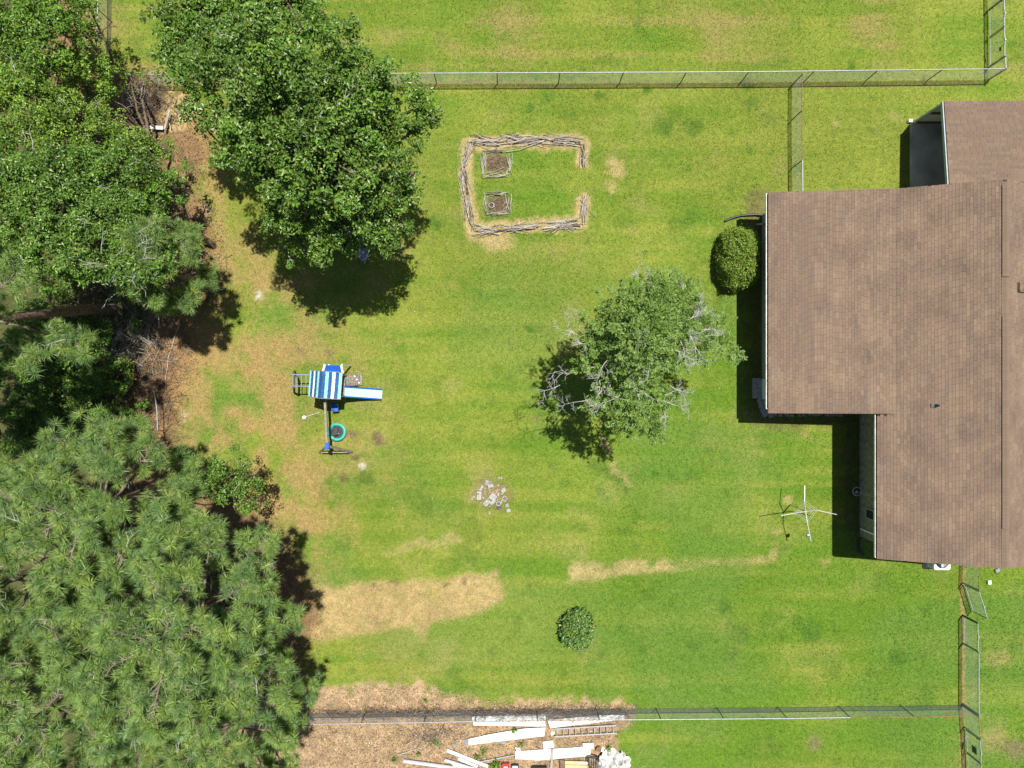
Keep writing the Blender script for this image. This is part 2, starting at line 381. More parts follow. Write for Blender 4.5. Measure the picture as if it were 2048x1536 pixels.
# ------------------------------------------------------------------ house
def shingle_material():
    m, n, l, b = nmat('asphalt_shingle')
    at = n.new('ShaderNodeAttribute'); at.attribute_name = 'Col'
    tc = n.new('ShaderNodeTexCoord'); no = n.new('ShaderNodeTexNoise'); no.inputs['Scale'].default_value = 0.8; no.inputs['Detail'].default_value = 6
    l.new(tc.outputs['Object'], no.inputs[0])
    n2 = n.new('ShaderNodeTexNoise'); n2.inputs['Scale'].default_value = 55; n2.inputs['Detail'].default_value = 2; l.new(tc.outputs['Object'], n2.inputs[0])
    r = n.new('ShaderNodeValToRGB'); r.color_ramp.elements[0].position = .3; r.color_ramp.elements[1].position = .7
    r.color_ramp.elements[0].color = (.80, .79, .81, 1); r.color_ramp.elements[1].color = (1.14, 1.11, 1.06, 1); l.new(no.outputs[0], r.inputs[0])
    r2 = n.new('ShaderNodeValToRGB'); r2.color_ramp.elements[0].position = .3; r2.color_ramp.elements[1].position = .7
    r2.color_ramp.elements[0].color = (.8, .8, .8, 1); r2.color_ramp.elements[1].color = (1.2, 1.2, 1.2, 1); l.new(n2.outputs[0], r2.inputs[0])
    x = n.new('ShaderNodeMixRGB'); x.blend_type = 'MULTIPLY'; x.inputs[0].default_value = 1; l.new(at.outputs[0], x.inputs[1]); l.new(r.outputs[0], x.inputs[2])
    y = n.new('ShaderNodeMixRGB'); y.blend_type = 'MULTIPLY'; y.inputs[0].default_value = 1; l.new(x.outputs[0], y.inputs[1]); l.new(r2.outputs[0], y.inputs[2])
    l.new(y.outputs[0], b.inputs['Base Color']); b.inputs['Roughness'].default_value = .95; b.inputs['Specular IOR Level'].default_value = .15
    return m
M['shingle'] = shingle_material()
M['underlay'] = plain('roof_underlay', (0.045, 0.034, 0.028), 0.95)
M['siding'] = plain('mossy_siding', (0.38, 0.35, 0.25), 0.9, scale=5, col2=(0.17, 0.165, 0.115), bump=0.3, bscale=14)
M['cream'] = plain('cream_siding', (0.42, 0.41, 0.36), 0.8, var=0.1)
M['glass'] = plain('window_glass', (0.03, 0.045, 0.07), 0.08, var=0.1, spec=0.9)
M['concrete'] = plain('stained_concrete', (0.58, 0.55, 0.43), 0.9, scale=0.9, col2=(0.27, 0.26, 0.20), bump=0.2, bscale=30)
M['block'] = plain('grey_block', (0.30, 0.29, 0.27), 0.95, var=0.2, scale=9, bump=0.4)
M['brownwood'] = plain('brown_wood', (0.16, 0.10, 0.06), 0.85, var=0.25, scale=6)

SHC = np.array([(.130, .088, .063), (.118, .079, .058), (.140, .098, .070), (.108, .076, .060), (.124, .087, .066), (.135, .090, .062), (.099, .070, .058), (.145, .102, .074), (.128, .083, .060), (.113, .080, .064)])
SHC = (SHC.mean(0) + (SHC - SHC.mean(0)) * 0.48) * np.array([1.34, 1.41, 1.38])
EXPO, TAB = 0.135, 0.305
def tab_verts(w):
    g = 0.004
    return np.array([(g, 0, .016), (w - g, 0, .016), (w - g, EXPO + .01, .005), (g, EXPO + .01, .005), (g, 0, -.006), (w - g, 0, -.006), (w - g, EXPO + .01, -.006), (g, EXPO + .01, -.006)])
TABF = np.array([(0, 1, 2, 3), (4, 5, 1, 0), (5, 6, 2, 1), (7, 4, 0, 3)])
_tabmesh = {}
def tab_mesh(w, ci):
    k = (round(w, 3), ci)
    if k not in _tabmesh:
        me = bpy.data.meshes.new('shingle'); me.from_pydata(tab_verts(w).tolist(), [], TABF.tolist())
        a = me.color_attributes.new('Col', 'FLOAT_COLOR', 'POINT')
        a.data.foreach_set('color', np.tile(np.append(SHC[ci], 1.0), len(me.vertices)).astype(np.float32)); me.materials.append(M['shingle']); _tabmesh[k] = me
    return _tabmesh[k]
def lay_shingles(roof, O, u, v, ulen, vlen, seed, singles=None, skip=None):
    """rows of tabs up a slope; those inside `singles` (u0,u1,v0,v1) are objects of their own"""
    r = random.Random(seed); O = Vector(O); u = Vector(u).normalized(); v = Vector(v).normalized(); nrm = u.cross(v).normalized()
    if nrm.z < 0: raise ValueError
    R = np.array([u, v, nrm]).T
    VV = []; CC = []; cnt = 0; nsing = 0
    rows = int(vlen / EXPO); last = 0
    for j in range(rows):
        s0 = -r.uniform(0, TAB); i = 0
        while s0 < ulen:
            a, b_ = max(0, s0), min(ulen, s0 + TAB); s0 += TAB
            if b_ - a < 0.03: continue
            last = last if r.random() < 0.35 else r.randrange(10); ci = last
            if skip and skip((a + b_) / 2, (j + .5) * EXPO): continue
            vv = j * EXPO + r.uniform(-.003, .003)
            if singles and nsing < 300 and b_ - a > TAB - .001 and singles[0] < a < singles[1] and singles[2] < vv < singles[3]:
                o = bpy.data.objects.new('shingle', tab_mesh(TAB, ci)); COL.objects.link(o); o.parent = roof
                Mt = Matrix((( u.x, v.x, nrm.x), (u.y, v.y, nrm.y), (u.z, v.z, nrm.z))).to_4x4()
                Mt.translation = O + u * a + v * vv - BASE[roof]; o.matrix_local = Mt; nsing += 1
                continue
            t = tab_verts(b_ - a) + np.array([a, vv, 0]); VV.append(t @ R.T + np.array(O)); CC.append(np.tile(SHC[ci] * r.uniform(.93, 1.07), (8, 1))); cnt += 1
    return VV, CC
def shingle_field(roof, parts):
    VV = [x for p in parts for x in p[0]]; CC = [x for p in parts for x in p[1]]
    V = np.concatenate(VV); C = np.concatenate(CC)
    F = (TABF[None] + 8 * np.arange(len(VV))[:, None, None]).reshape(-1, 4)
    o = np_mesh('shingle_field', V, F, M['shingle'], roof, None, C); tag(o, kind='stuff'); return o

EXT_X0, EXT_H0, BRK_X, BRK_H = 11.82, 2.80, 17.30, 3.47
MAIN_X0, MAIN_H0, RDG_X, RDG_H, RGT_X = 16.64, 3.18, 21.27, 4.93, 25.9
YS, YN, YE = -7.97, 8.83, -1.35
house = thing('house', (19, 0.5, 0), 'single storey house with brown shingle roof filling the right of the picture', 'house')
def slab(mb, x0, h0, x1, h1, y0, y1, t=0.13):
    mb.hexa([(x0, y0, h0 - t), (x1, y0, h1 - t), (x1, y1, h1 - t), (x0, y1, h1 * 0 + h0 - t), (x0, y0, h0), (x1, y0, h1), (x1, y1, h1), (x0, y1, h0)])
mb = MB(); slab(mb, EXT_X0, EXT_H0, BRK_X, BRK_H, YE, YN); slab(mb, MAIN_X0, MAIN_H0 - .03, RDG_X, RDG_H - .03, YS, YN - .012); slab(mb, RDG_X, RDG_H - .03, RGT_X, MAIN_H0 - .03, YS, YN - .012)
roof = mb.build('roof', M['underlay'], house)
m1 = (BRK_H - EXT_H0) / (BRK_X - EXT_X0); m2 = (RDG_H - MAIN_H0) / (RDG_X - MAIN_X0)
parts = []
ve = Vector((1, 0, m1)); vm = Vector((1, 0, m2)); vr = Vector((-1, 0, m2))
parts.append(lay_shingles(roof, (EXT_X0 - .02, YN, EXT_H0 + .006), (0, -1, 0), ve, YN - YE, (BRK_X - EXT_X0) * ve.length + .02, 3, singles=(0.4, 8, 0.3, 2.0)))
parts.append(lay_shingles(roof, (MAIN_X0 - .02, YN, MAIN_H0 - .022), (0, -1, 0), vm, YN - YS, (RDG_X - MAIN_X0) * vm.length, 4,
             skip=lambda uu, v_: (YN - uu) > YE and v_ < (BRK_X - MAIN_X0) * vm.length - .12))
parts.append(lay_shingles(roof, (RGT_X, YS, MAIN_H0 - .022), (0, 1, 0), vr, YN - YS, (RDG_X - MAIN_X0) * vm.length, 5))
shingle_field(roof, parts)
M['ventbrown'] = plain('vent_brown', (0.085, 0.066, 0.055), 0.9)
# ridge caps and the two ridge vents
capm = MB(); wv = .15
capm.add([(-wv, 0, -wv * m2), (0, 0, .004), (wv, 0, -wv * m2), (-wv, .16, -wv * m2 + .012), (0, .16, .018), (wv, .16, -wv * m2 + .012), (-wv, .16, -wv * m2 - .012), (wv, .16, -wv * m2 - .012)],
         [(0, 1, 4, 3), (1, 2, 5, 4), (3, 4, 5, 7, 6)])
caps = []
for ci in (0, 2, 4, 7):
    me = capm.mesh('ridge_cap'); a = me.color_attributes.new('Col', 'FLOAT_COLOR', 'POINT')
    a.data.foreach_set('color', np.tile(np.append(SHC[ci], 1), len(me.vertices)).astype(np.float32)); me.materials.append(M['shingle']); caps.append(me)
def vent_h(y): return .040 if (4.6 < y < 8.55 or -6.25 < y < 2.85) else 0.0
rr = random.Random(8); y = YS
while y < YN - .15:
    o = bpy.data.objects.new('ridge_cap', rr.choice(caps)); COL.objects.link(o); o.parent = roof
    o.location = Vector((RDG_X, y, RDG_H + .004 + vent_h(y + .07))) - BASE[house]; y += .145
for y0, y1 in ((4.6, 8.55), (-6.25, 2.85)):
    mb = MB()
    for s in (-1, 1):
        mb.hexa([(RDG_X + s * .0, y0, RDG_H + .0), (RDG_X + s * .155, y0, RDG_H - .155 * m2 + .0), (RDG_X + s * .155, y1, RDG_H - .155 * m2), (RDG_X, y1, RDG_H),
                 (RDG_X, y0, RDG_H + .035), (RDG_X + s * .155, y0, RDG_H - .155 * m2 + .035), (RDG_X + s * .155, y1, RDG_H - .155 * m2 + .035), (RDG_X, y1, RDG_H + .035)])
    mb.build('ridge_vent', M['ventbrown'], roof)
# plumbing vent and box vent
vp = P(1873, 811, 4.05); mb = MB()
hz = MAIN_H0 + (vp.x - MAIN_X0) * m2
mb.obox((vp.x - .06, vp.y, hz + .02), (.13, .095, .008), ry=-math.atan(m2)); mb.lathe((vp.x, vp.y, hz), [(.085, 0), (.06, .12), (.045, .16)], 14); mb.tube([(vp.x, vp.y, hz + .1), (vp.x, vp.y, hz + .34)], .036, 12)
mb.build('plumbing_vent', plain('dull_lead', (0.06, 0.075, 0.075), 0.55, 0.3), roof)
bx = 22.15; bh = RDG_H - (bx - RDG_X) * m2; mb = MB(); by = (768 - 574) * GSD * .865
mb.obox((bx, by, bh + .05), (.2, .2, .06), ry=math.atan(m2)); mb.build('box_vent', M['brownwood'], roof)
# walls
mb = MB(); mb.box(12.5, 17.45, -1.0, 8.45, -.1, 2.72); mb.build('wall', M['cream'], house)
mb = MB(); mb.box(17.4, 25.2, -7.6, 8.45, -.1, 3.02); mb.add([(17.4, -7.6, 3.02), (25.2, -7.6, 3.02), (21.3, -7.6, 4.75), (17.4, -7.5, 3.02), (25.2, -7.5, 3.02), (21.3, -7.5, 4.75)], [(0, 1, 2), (5, 4, 3)])
mb.add([(17.4, 8.45, 3.02), (25.2, 8.45, 3.02), (21.3, 8.45, 4.75)], [(2, 1, 0)]); mb.build('wall', M['siding'], house)
mb = MB(); mb.box(EXT_X0 + .05, 12.6, YE + .03, YN - .03, 2.62, 2.655); mb.build('soffit', M['white'], house)
# eave boards
mb = MB(); mb.box(EXT_X0 + .015, EXT_X0 + .04, YE, YN, 2.60, 2.79); mb.build('fascia', M['white'], house)
mb = MB(); mb.box(MAIN_X0 + .015, MAIN_X0 + .04, YS, YE - .01, 2.96, 3.14); mb.build('fascia', M['brownwood'], house)
# gutters: a U channel with leaf litter in it
def gutter(x, h, y0, y1, w=.12):
    mb = MB(); t = .012
    mb.box(x - w, x - w + t * 2.2, y0, y1, h - .1, h); mb.box(x - w, x, y0, y1, h - .11, h - .1); mb.box(x - t, x, y0, y1, h - .1, h - .01)
    mb.box(x - w, x, y0, y0 + t, h - .1, h - .004); mb.box(x - w, x, y1 - t, y1, h - .1, h - .004)
    return mb.build('gutter', M['vinyl'], house)
g1 = gutter(EXT_X0 + .012, 2.77, -1.15, YN - .05); g2 = gutter(MAIN_X0 + .012, 3.12, YS + .05, YE - .03, .10)
def debris(gut, x, h, y0, y1, n, seed):
    r = random.Random(seed); mb = MB()
    for i in range(n):
        y = r.uniform(y0, y1); mb.obox((x - .055 + r.uniform(-.03, .03), y, h - .075 + r.uniform(0, .05)), (r.uniform(.01, .028), r.uniform(.012, .04), .006), r.uniform(0, 3), r.uniform(-.4, .4))
    o = mb.build('leaf_debris', M['stick_dark'], gut); tag(o, kind='stuff')
debris(g1, EXT_X0, 2.77, -.2, 3.6, 170, 1); debris(g1, EXT_X0, 2.77, 3.6, 8.5, 60, 2); debris(g2, MAIN_X0, 3.12, YS + .1, YE - .1, 260, 3)
# west windows in one frame, with a sill and a white door beyond
wy0, wy1 = (768 - 750) * GSD, (768 - 622) * GSD
win = MB(); 
for a, b_ in ((wy0, wy0 + .06), (wy1 - .06, wy1), (wy0 + 1.18, wy0 + 1.24), (wy0 + 2.42, wy0 + 2.48)): win.box(12.40, 12.5, a, b_, 1.0, 2.2)
win.box(12.40, 12.5, wy0, wy1, 2.15, 2.2); win.box(12.36, 12.5, wy0 - .05, wy1 + .05, .95, 1.0)
window = win.build('window', M['white'], house)
for a, b_ in ((wy0 + .06, wy0 + 1.18), (wy0 + 1.24, wy0 + 2.42), (wy0 + 2.48, wy1 - .06)):
    mb = MB(); mb.box(12.455, 12.47, a, b_, 1.0, 2.15); mb.build('pane', M['glass'], window)
mb = MB(); mb.box(12.44, 12.5, -.75, .25, .1, 2.1); d = mb.build('door', M['white'], house)
mb = MB(); mb.box(12.40, 12.44, -.6, -.55, 1.0, 1.08); mb.build('handle', M['galv'], d)
mb = MB(); mb.box(12.0, 12.44, -.72, .3, -.05, .16); mb.build('door_step', M['block'], house)
# small window of the lower wall
mb = MB(); w0 = P(1725, 1028, 1.0); mb.box(17.32, 17.4, w0.y - .25, w0.y + .25, .75, 1.5); wd = mb.build('window', M['greytrim'], house)
mb = MB(); mb.box(17.31, 17.33, w0.y - .2, w0.y + .2, .8, 1.45); mb.build('pane', M['glass'], wd)
# downspouts with black drain hoses
mb = MB(); e = P(1530, 431, 2.7); mb.bar((11.85, 8.0, 2.66), (12.45, 7.95, 2.3), .07, .07); mb.bar((12.46, 7.95, 2.3), (12.46, 7.95, .25), .07, .07); mb.bar((12.46, 7.95, .25), (12.2, 7.95, .12), .07, .07)
mb.build('downspout', M['greytrim'], house)
mb = MB(); mb.bar((16.7, -7.15, 3.0), (17.33, -7.2, 2.75), .08, .08); mb.bar((17.35, -7.2, 2.75), (17.35, -7.2, .2), .08, .08); mb.build('downspout', M['white'], house)
def hose(label, pts, r=.055):
    pts = [Vector(p) for p in pts]; fine = []; rad = []
    for i in range(len(pts) - 1):
        for k in range(10): fine.append(pts[i].lerp(pts[i + 1], k / 10)); rad.append(r * (1.0 if k % 2 else .88))
    fine.append(pts[-1]); rad.append(r)
    mb = MB(); mb.tube(fine, rad, 10); o = mb.build('drain_hose', M['black'], None, (pts[0].x, pts[0].y, 0)); tag(o, label, 'drain hose', 'drain hoses at the downspouts'); return o
hose('black corrugated drain hose curving onto the lawn above the clipped round bush', [P(1526, 430, .12), P(1510, 429, .09), P(1495, 430, .07), P(1482, 431, .06), P(1470, 434, .06), P(1459, 438, .06), P(1450, 442, .06)])
hose('black drain hose curving below the white downspout in the house shadow', [P(1724, 1074, .15), P(1719, 1080, .08), P(1718, 1088, .06), P(1719, 1096, .06), P(1722, 1104, .06), P(1727, 1111, .06)])
ORD = ['first', 'second', 'third', 'fourth', 'fifth', 'sixth', 'seventh', 'eighth', 'ninth', 'tenth', 'eleventh', 'twelfth', 'thirteenth']
# blocks along the foundation
rr = random.Random(12)
for i, (x, y, s) in enumerate([(1521, 797, .2), (1519, 803, .14), (1524, 811, .17), (1526, 817, .15), (1529, 825, .2), (1541, 830, .13)]):
    p = P(x, y, .1); mb = MB(); mb.obox((p.x, p.y, .09), (s, s * .7, .1), rr.uniform(0, 3), rr.uniform(-.1, .1)); o = mb.build('concrete_block', M['block'], None, (p.x, p.y, 0))
    tag(o, ORD[i] + ' grey concrete block from the top in the pile at the lower left house corner', 'block', 'blocks at the house corner')
for i in range(13):
    x = 1552 + i * 11 + rr.uniform(-3, 3); p = P(x, 829 + rr.uniform(-1, 2), .05); mb = MB(); mb.obox((p.x, p.y, .04), (.11 + rr.uniform(-.03, .04), .07, .05), rr.uniform(-.4, .4)); o = mb.build('edging_stone', M['block'], None, (p.x, p.y, 0))
    tag(o, ORD[i] + ' grey edging stone from the left in the row under the lower eave', 'stone', 'edging stones along the house')
# hanging basket on a chain from the eave
e = P(1752, 995, 3.0); hb = thing('hanging_basket', (e.x, e.y, 0), 'round wire-rimmed basket hanging on a chain below the eave in shadow', 'basket')
mb = MB(); mb.tube([(e.x, e.y, 3.02), (e.x, e.y, 1.45)], .012, 6); mb.build('chain', M['galv'], hb)
mb = MB(); mb.tube([(e.x + .2 * math.cos(t * math.pi / 12), e.y + .2 * math.sin(t * math.pi / 12), 1.2) for t in range(25)], .014, 6, cap=False); mb.build('rim', M['offwhite'], hb)
mb = MB(); mb.lathe((e.x, e.y, 1.0), [(.02, 0), (.12, .03), (.17, .12), (.18, .18)], 20); mb.build('bowl', M['black'], hb); mb = MB(); mb.obox((e.x + .02, e.y - .05, 1.08), (.07, .05, .02), .4); mb.build('contents', M['offwhite'], hb)
mb = MB()
for k in range(3): mb.tube([(e.x + .2 * math.cos(k * 2.1), e.y + .2 * math.sin(k * 2.1), 1.2), (e.x, e.y, 1.45)], .006, 5)
mb.build('hanger', M['galv'], hb)
# air conditioner
ac = thing('air_conditioner', (21.06, -8.7, 0), 'white outdoor air conditioner with dark fan grille beside the lower house wall', 'air conditioner')
def rrect(cx, cy, a, b_, r, n=5):
    out = []
    for qx, qy, t0 in ((1, 1, 0), (-1, 1, 1), (-1, -1, 2), (1, -1, 3)):
        for k in range(n + 1):
            t = (t0 + k / n) * math.pi / 2; out.append((cx + qx * (a - r) + r * math.cos(t), cy + qy * (b_ - r) + r * math.sin(t)))
    return out
mb = MB(); mb.prism(rrect(21.06, -8.7, .40, .40, .1), .05, .75); mb.build('casing', M['white'], ac)
mb = MB(); mb.lathe((21.06, -8.7, .755), [(0, -.0), (.30, 0), (.31, .012), (.33, .012), (.33, -.01)], 24); f = mb.build('fan_grille', M['black'], ac)
mb = MB()
for k in range(4): mb.obox((21.06 + .14 * math.cos(k * 1.57), -8.7 + .14 * math.sin(k * 1.57), .765), (.13, .05, .006), k * 1.57, .3)
mb.build('fan_blade', M['greytrim'], f)
mb = MB(); mb.box(20.55, 21.57, -9.2, -8.2, -.05, .06); mb.build('pad', M['concrete'], ac)

# ------------------------------------------------------------------ carport at the north end
CX0, CX1, CYN, CYS, CHN, CHS = 19.93, 26.0, 13.05, 8.86, 2.70, 3.12
cp = thing('carport', (22.5, 11, 0), 'open carport with brown shingle roof, grey posts and dark concrete floor', 'carport')
mb = MB(); mb.hexa([(CX0, CYS, CHS - .12), (CX1, CYS, CHS - .12), (CX1, CYN, CHN - .12), (CX0, CYN, CHN - .12), (CX0, CYS, CHS), (CX1, CYS, CHS), (CX1, CYN, CHN), (CX0, CYN, CHN)])
croof = mb.build('roof', M['underlay'], cp)
vc = Vector((0, CYS - CYN, CHS - CHN))
# (courses run along the eave; u x v must point up, so lay them from the east end)
a = lay_shingles(croof, (CX1 + .01, CYN + .02, CHN + .006), (-1, 0, 0), Vector((0, -1, (CHS - CHN) / (CYN - CYS))), 6.05, vc.length, 9, singles=(2.2, 6, .2, 3.5))
shingle_field(croof, [a])
mb = MB(); mb.add([(22.2, 9.25, 3.10), (24.4, 10.3, 3.0), (24.4, 8.80, 3.76), (22.2, 8.80, 4.60), (24.4, 8.8, 3.0), (22.2, 8.8, 3.08)], [(0, 1, 2), (0, 2, 3), (1, 4, 2), (0, 3, 5)])
o = mb.build('valley', M['shingle'], croof); ca = o.data.color_attributes.new('Col', 'FLOAT_COLOR', 'POINT'); ca.data.foreach_set('color', np.tile(np.append(SHC[2], 1), 6).astype(np.float32))
mb = MB(); mb.hexa([(CX0 - .045, CYS, CHS - .17), (CX0 - .004, CYS, CHS - .17), (CX0 - .004, CYN, CHN - .17), (CX0 - .045, CYN, CHN - .17), (CX0 - .045, CYS, CHS - .004), (CX0 - .004, CYS, CHS - .004), (CX0 - .004, CYN, CHN - .004), (CX0 - .045, CYN, CHN - .004)])
mb.build('fascia', M['greytrim'], cp)
for (x, y) in ((19.98, 13.0), (19.98, 9.0), (25.9, 13.0)):
    mb = MB(); mb.box(x - .05, x + .05, y - .05, y + .05, .1, 2.6); mb.build('post', M['greytrim'], cp)
mb = MB(); mb.box(20.04, 25.84, 12.98, 13.02, .12, 2.58); mb.build('wall_panel', M['offwhite'], cp)
for z in (.35, 1.55, 2.4):
    mb = MB(); mb.box(20.04, 25.84, 12.90, 12.975, z - .06, z + .06); mb.build('rail', M['brownwood'], cp)
mb = MB(); mb.box(19.9, 26.0, 8.5, 13.08, -.1, .10); mb.build('floor_slab', M['concrete'], cp)
mb = MB(); p = P(1822, 243, .15); mb.box(p.x - .1, p.x + .07, p.y - .02, p.y + .12, -.02, .16); o = mb.build('white_block', M['white'], None, (p.x, p.y, 0)); tag(o, 'small white block at the foot of the carport corner post', 'block')

# ------------------------------------------------------------------ vegetation
def unit(v): return v / (np.linalg.norm(v, axis=-1, keepdims=True) + 1e-9)
def leaf_quads(C, N, D, L, Wd, cup=0.25):
    """rhombic leaves: centre C, normal N, direction D, length L, width Wd"""
    N = unit(N); D = unit(D - N * (D * N).sum(-1, keepdims=True)); B = np.cross(N, D)
    L = L[:, None]; Wd = Wd[:, None]
    p0 = C - D * L * .5; p2 = C + D * L * .5 - N * L * cup * .5
    p1 = C + B * Wd * .5 + N * Wd * cup * .6 + D * L * .05; p3 = C - B * Wd * .5 + N * Wd * cup * .6 + D * L * .05
    V = np.stack([p0, p1, p2, p3], 1).reshape(-1, 3)
    return V, np.arange(len(V)).reshape(-1, 4)
def palette(rs, n, cols, weights, jit=0.22):
    cols = np.array(cols); k = rs.choice(len(cols), n, p=np.array(weights) / sum(weights))
    return cols[k] * rs.uniform(1 - jit, 1 + jit, (n, 1))
def lobe_leaves(rs, lobes, dens, leaf, cols, weights, clump=0.42, elong=0.6, perclump=9, upbias=0.9):
    """lobes: (x,y,z,r). Each lobe is broken into clumps, each clump into twigs of leaves."""
    VS = []; CS = []; nv = 0; FS = []
    for (x, y, z, r) in lobes:
        c = np.array([x, y, z])
        nc = max(6, int(3.6 * (r / clump) ** 2 * 0.55))
        d = unit(rs.normal(size=(nc, 3)) + np.array([0, 0, .35])); rad = r * rs.uniform(0.45, 1.0, (nc, 1)) ** 0.7 * (1 + .3 * (rs.rand(nc, 1) < .18))
        cc = c + d * rad * np.array([1, 1, .72])
        cr = clump * rs.uniform(0.6, 1.35, nc) * min(1.0, r / 1.0)
        tone = rs.uniform(0.72, 1.28, nc)
        for k in range(nc):
            m = int(dens * (cr[k] / clump) ** 2)
            if m < 4: continue
            e = unit(rs.normal(size=(m, 3)) + np.array([0, 0, .25])); q = cc[k] + e * cr[k] * (rs.uniform(0.15, 1.0, (m, 1)) ** 0.5) * np.array([1, 1, .75])
            q += (vnoise(q[:, 0] * 3, q[:, 1] * 3, 3) - .5)[:, None] * .25
            # twigs: several leaves share a growing direction
            D = e * .6 + unit(rs.normal(size=(m, 3))) * .8; D[:, 2] -= .15
            N = unit(rs.normal(size=(m, 3)) * 0.65 + np.array([0, 0, upbias]) + e * .45)
            L = rs.uniform(*leaf, m); V, F = leaf_quads(q, N, D, L, L * rs.uniform(elong * .8, elong * 1.2, m))
            VS.append(V); FS.append(F + nv); nv += len(V)
            CS.append(np.repeat(palette(rs, m, cols, weights) * tone[k], 4, axis=0))
    return np.concatenate(VS), np.concatenate(FS), np.concatenate(CS)
def limb(mb, p0, p1, r0, r1, rnd, sag=0.12, n=6, sides=7):
    p0 = Vector(p0); p1 = Vector(p1); L = (p1 - p0).length; pts = []
    w = Vector((rnd.uniform(-1, 1), rnd.uniform(-1, 1), rnd.uniform(-.3, 1))) * L * sag
    for i in range(n + 1):
        t = i / n; pts.append(p0.lerp(p1, t) + w * math.sin(t * math.pi) + Vector((rnd.uniform(-1, 1), rnd.uniform(-1, 1), 0)) * L * .015)
    mb.tube(pts, [r0 * (1 - t / n) + r1 * t / n for t in range(n + 1)], sides); return pts
def dead_spray(mb, p, d, L, r, rnd, depth=3):
    d = Vector(d).normalized(); q = Vector(p); pts = [q.copy()]; n = 5
    for i in range(n):
        d = (d + Vector((rnd.uniform(-1, 1), rnd.uniform(-1, 1), rnd.uniform(-.6, .7))) * .22).normalized(); q = q + d * L / n; pts.append(q.copy())
    mb.tube(pts, [r * (1 - .8 * i / n) + .002 for i in range(n + 1)], 5, cap=False)
    if depth:
        for k in range(4 if depth > 1 else 3):
            i = rnd.randrange(1, n + 1); a = rnd.choice((-1, 1)) * rnd.uniform(.5, 1.1)
            dd = Vector((d.x * math.cos(a) - d.y * math.sin(a), d.x * math.sin(a) + d.y * math.cos(a), d.z + rnd.uniform(-.3, .5)))
            dead_spray(mb, pts[i], dd, L * rnd.uniform(.38, .62), r * .55, rnd, depth - 1)
GREENS = [(.075, .145, .018), (.100, .180, .022), (.130, .210, .028), (.170, .235, .042), (.055, .115, .018)]
def broadleaf(name, label, cat, base, lobes_px, seed, dens=100, leaf=(.09, .17), cols=GREENS, weights=(3, 4, 3, 1, 2), trunk=.16, clump=.34, elong=.6, group=None, twigs=0, stems=1, upbias=.85):
    rs_ = np.random.RandomState(seed); rnd = random.Random(seed)
    lobes = []
    for (px, py, h, r) in lobes_px:
        p = P(px, py, h); lobes.append((p.x, p.y, p.z, r * (.88 if 21 <= seed <= 25 else 1)))
    t = thing(name, (base[0], base[1], 0), label, cat, group)
    top = max(q[2] for q in lobes); cx = sum(q[0] for q in lobes) / len(lobes); cy = sum(q[1] for q in lobes) / len(lobes)
    mb = MB(); fork = Vector((base[0] * .75 + cx * .25, base[1] * .75 + cy * .25, max(.25, min(q[2] for q in lobes) * .5)))
    for s in range(stems):
        b0 = Vector((base[0] + rnd.uniform(-.2, .2) * (stems > 1), base[1] + rnd.uniform(-.2, .2) * (stems > 1), -.1))
        limb(mb, b0, fork, trunk, trunk * .8, rnd, .05)
    tr = mb.build('trunk', M['bark'], t)
    mb = MB()
    for (x, y, z, r) in lobes:
        pts = limb(mb, fork, (x, y, z), trunk * .5, trunk * .14, rnd, .1)
        for k in range(4):
            q = pts[rnd.randrange(3, 7)]; limb(mb, q, q + Vector((rnd.uniform(-1, 1), rnd.uniform(-1, 1), rnd.uniform(-.2, .7))) * r, trunk * .16, .012, rnd, .1, 4, 5)
    tag(mb.build('branches', M['bark'], t), kind='stuff')
    V, F, C = lobe_leaves(rs_, lobes, dens, leaf, cols, weights, clump, elong, upbias=upbias)
    np_mesh('crown', V, F, M['leaf'], t, None, C)
    if twigs:
        mb = MB()
        for k in range(twigs):
            x, y, z, r = rnd.choice(lobes); a = rnd.uniform(0, 6.28); p0 = Vector((x, y, z)) + Vector((math.cos(a), math.sin(a), .75)) * r * .72
            dead_spray(mb, p0, (math.cos(a), math.sin(a), rnd.uniform(-.1, .3)), rnd.uniform(.35, .7), .010, rnd, 1)
        tag(mb.build('dead_twigs', M['deadwood'], t), kind='stuff')
    return t

# the big deciduous tree at the upper left of the lawn
broadleaf('broadleaf_tree', 'big dark green leafy tree shading the upper left of the lawn', 'tree', (-7.6, 9.0),
    [(420, 60, 9.0, 1.9), (520, 30, 9.6, 2.0), (590, 40, 10, 1.6), (655, 105, 9.6, 1.15), (708, 145, 9.2, .8), (385, 130, 8.6, 1.2), (480, 140, 10.6, 2.2), (590, 170, 11.6, 2.5), (680, 200, 10.6, 1.8), (455, 245, 9.2, .8),
     (770, 225, 9.4, 1.5), (835, 220, 8.9, .9), (862, 228, 8.8, .45), (530, 270, 10.8, 1.9), (640, 300, 10.8, 2.1), (735, 310, 9.6, 1.7), (815, 310, 8.8, .6), (830, 350, 8.4, .4), (450, 295, 8.6, .75), (510, 330, 8.4, .8), (600, 380, 9.2, 1.5),
     (700, 390, 9.0, 1.6), (780, 395, 8.2, 1.1), (575, 440, 7.8, 1.0), (650, 450, 7.8, 1.2), (740, 460, 7.4, 1.2), (800, 445, 7.4, .8), (600, 490, 6.9, .75), (690, 490, 6.9, .7), (570, 500, 6.7, .5), (378, 55, 8.4, .75), (500, 100, 10, 1.6), (470, -60, 9.5, 1.8), (575, -50, 9.8, 1.6)],
    11, dens=120, leaf=(.10, .19), trunk=.36, clump=.40, elong=.5, twigs=16, weights=(3, 4, 3, 1.6, 2), cols=[(.074, .155, .016), (.100, .192, .020), (.135, .228, .028), (.215, .290, .075), (.050, .112, .014)])
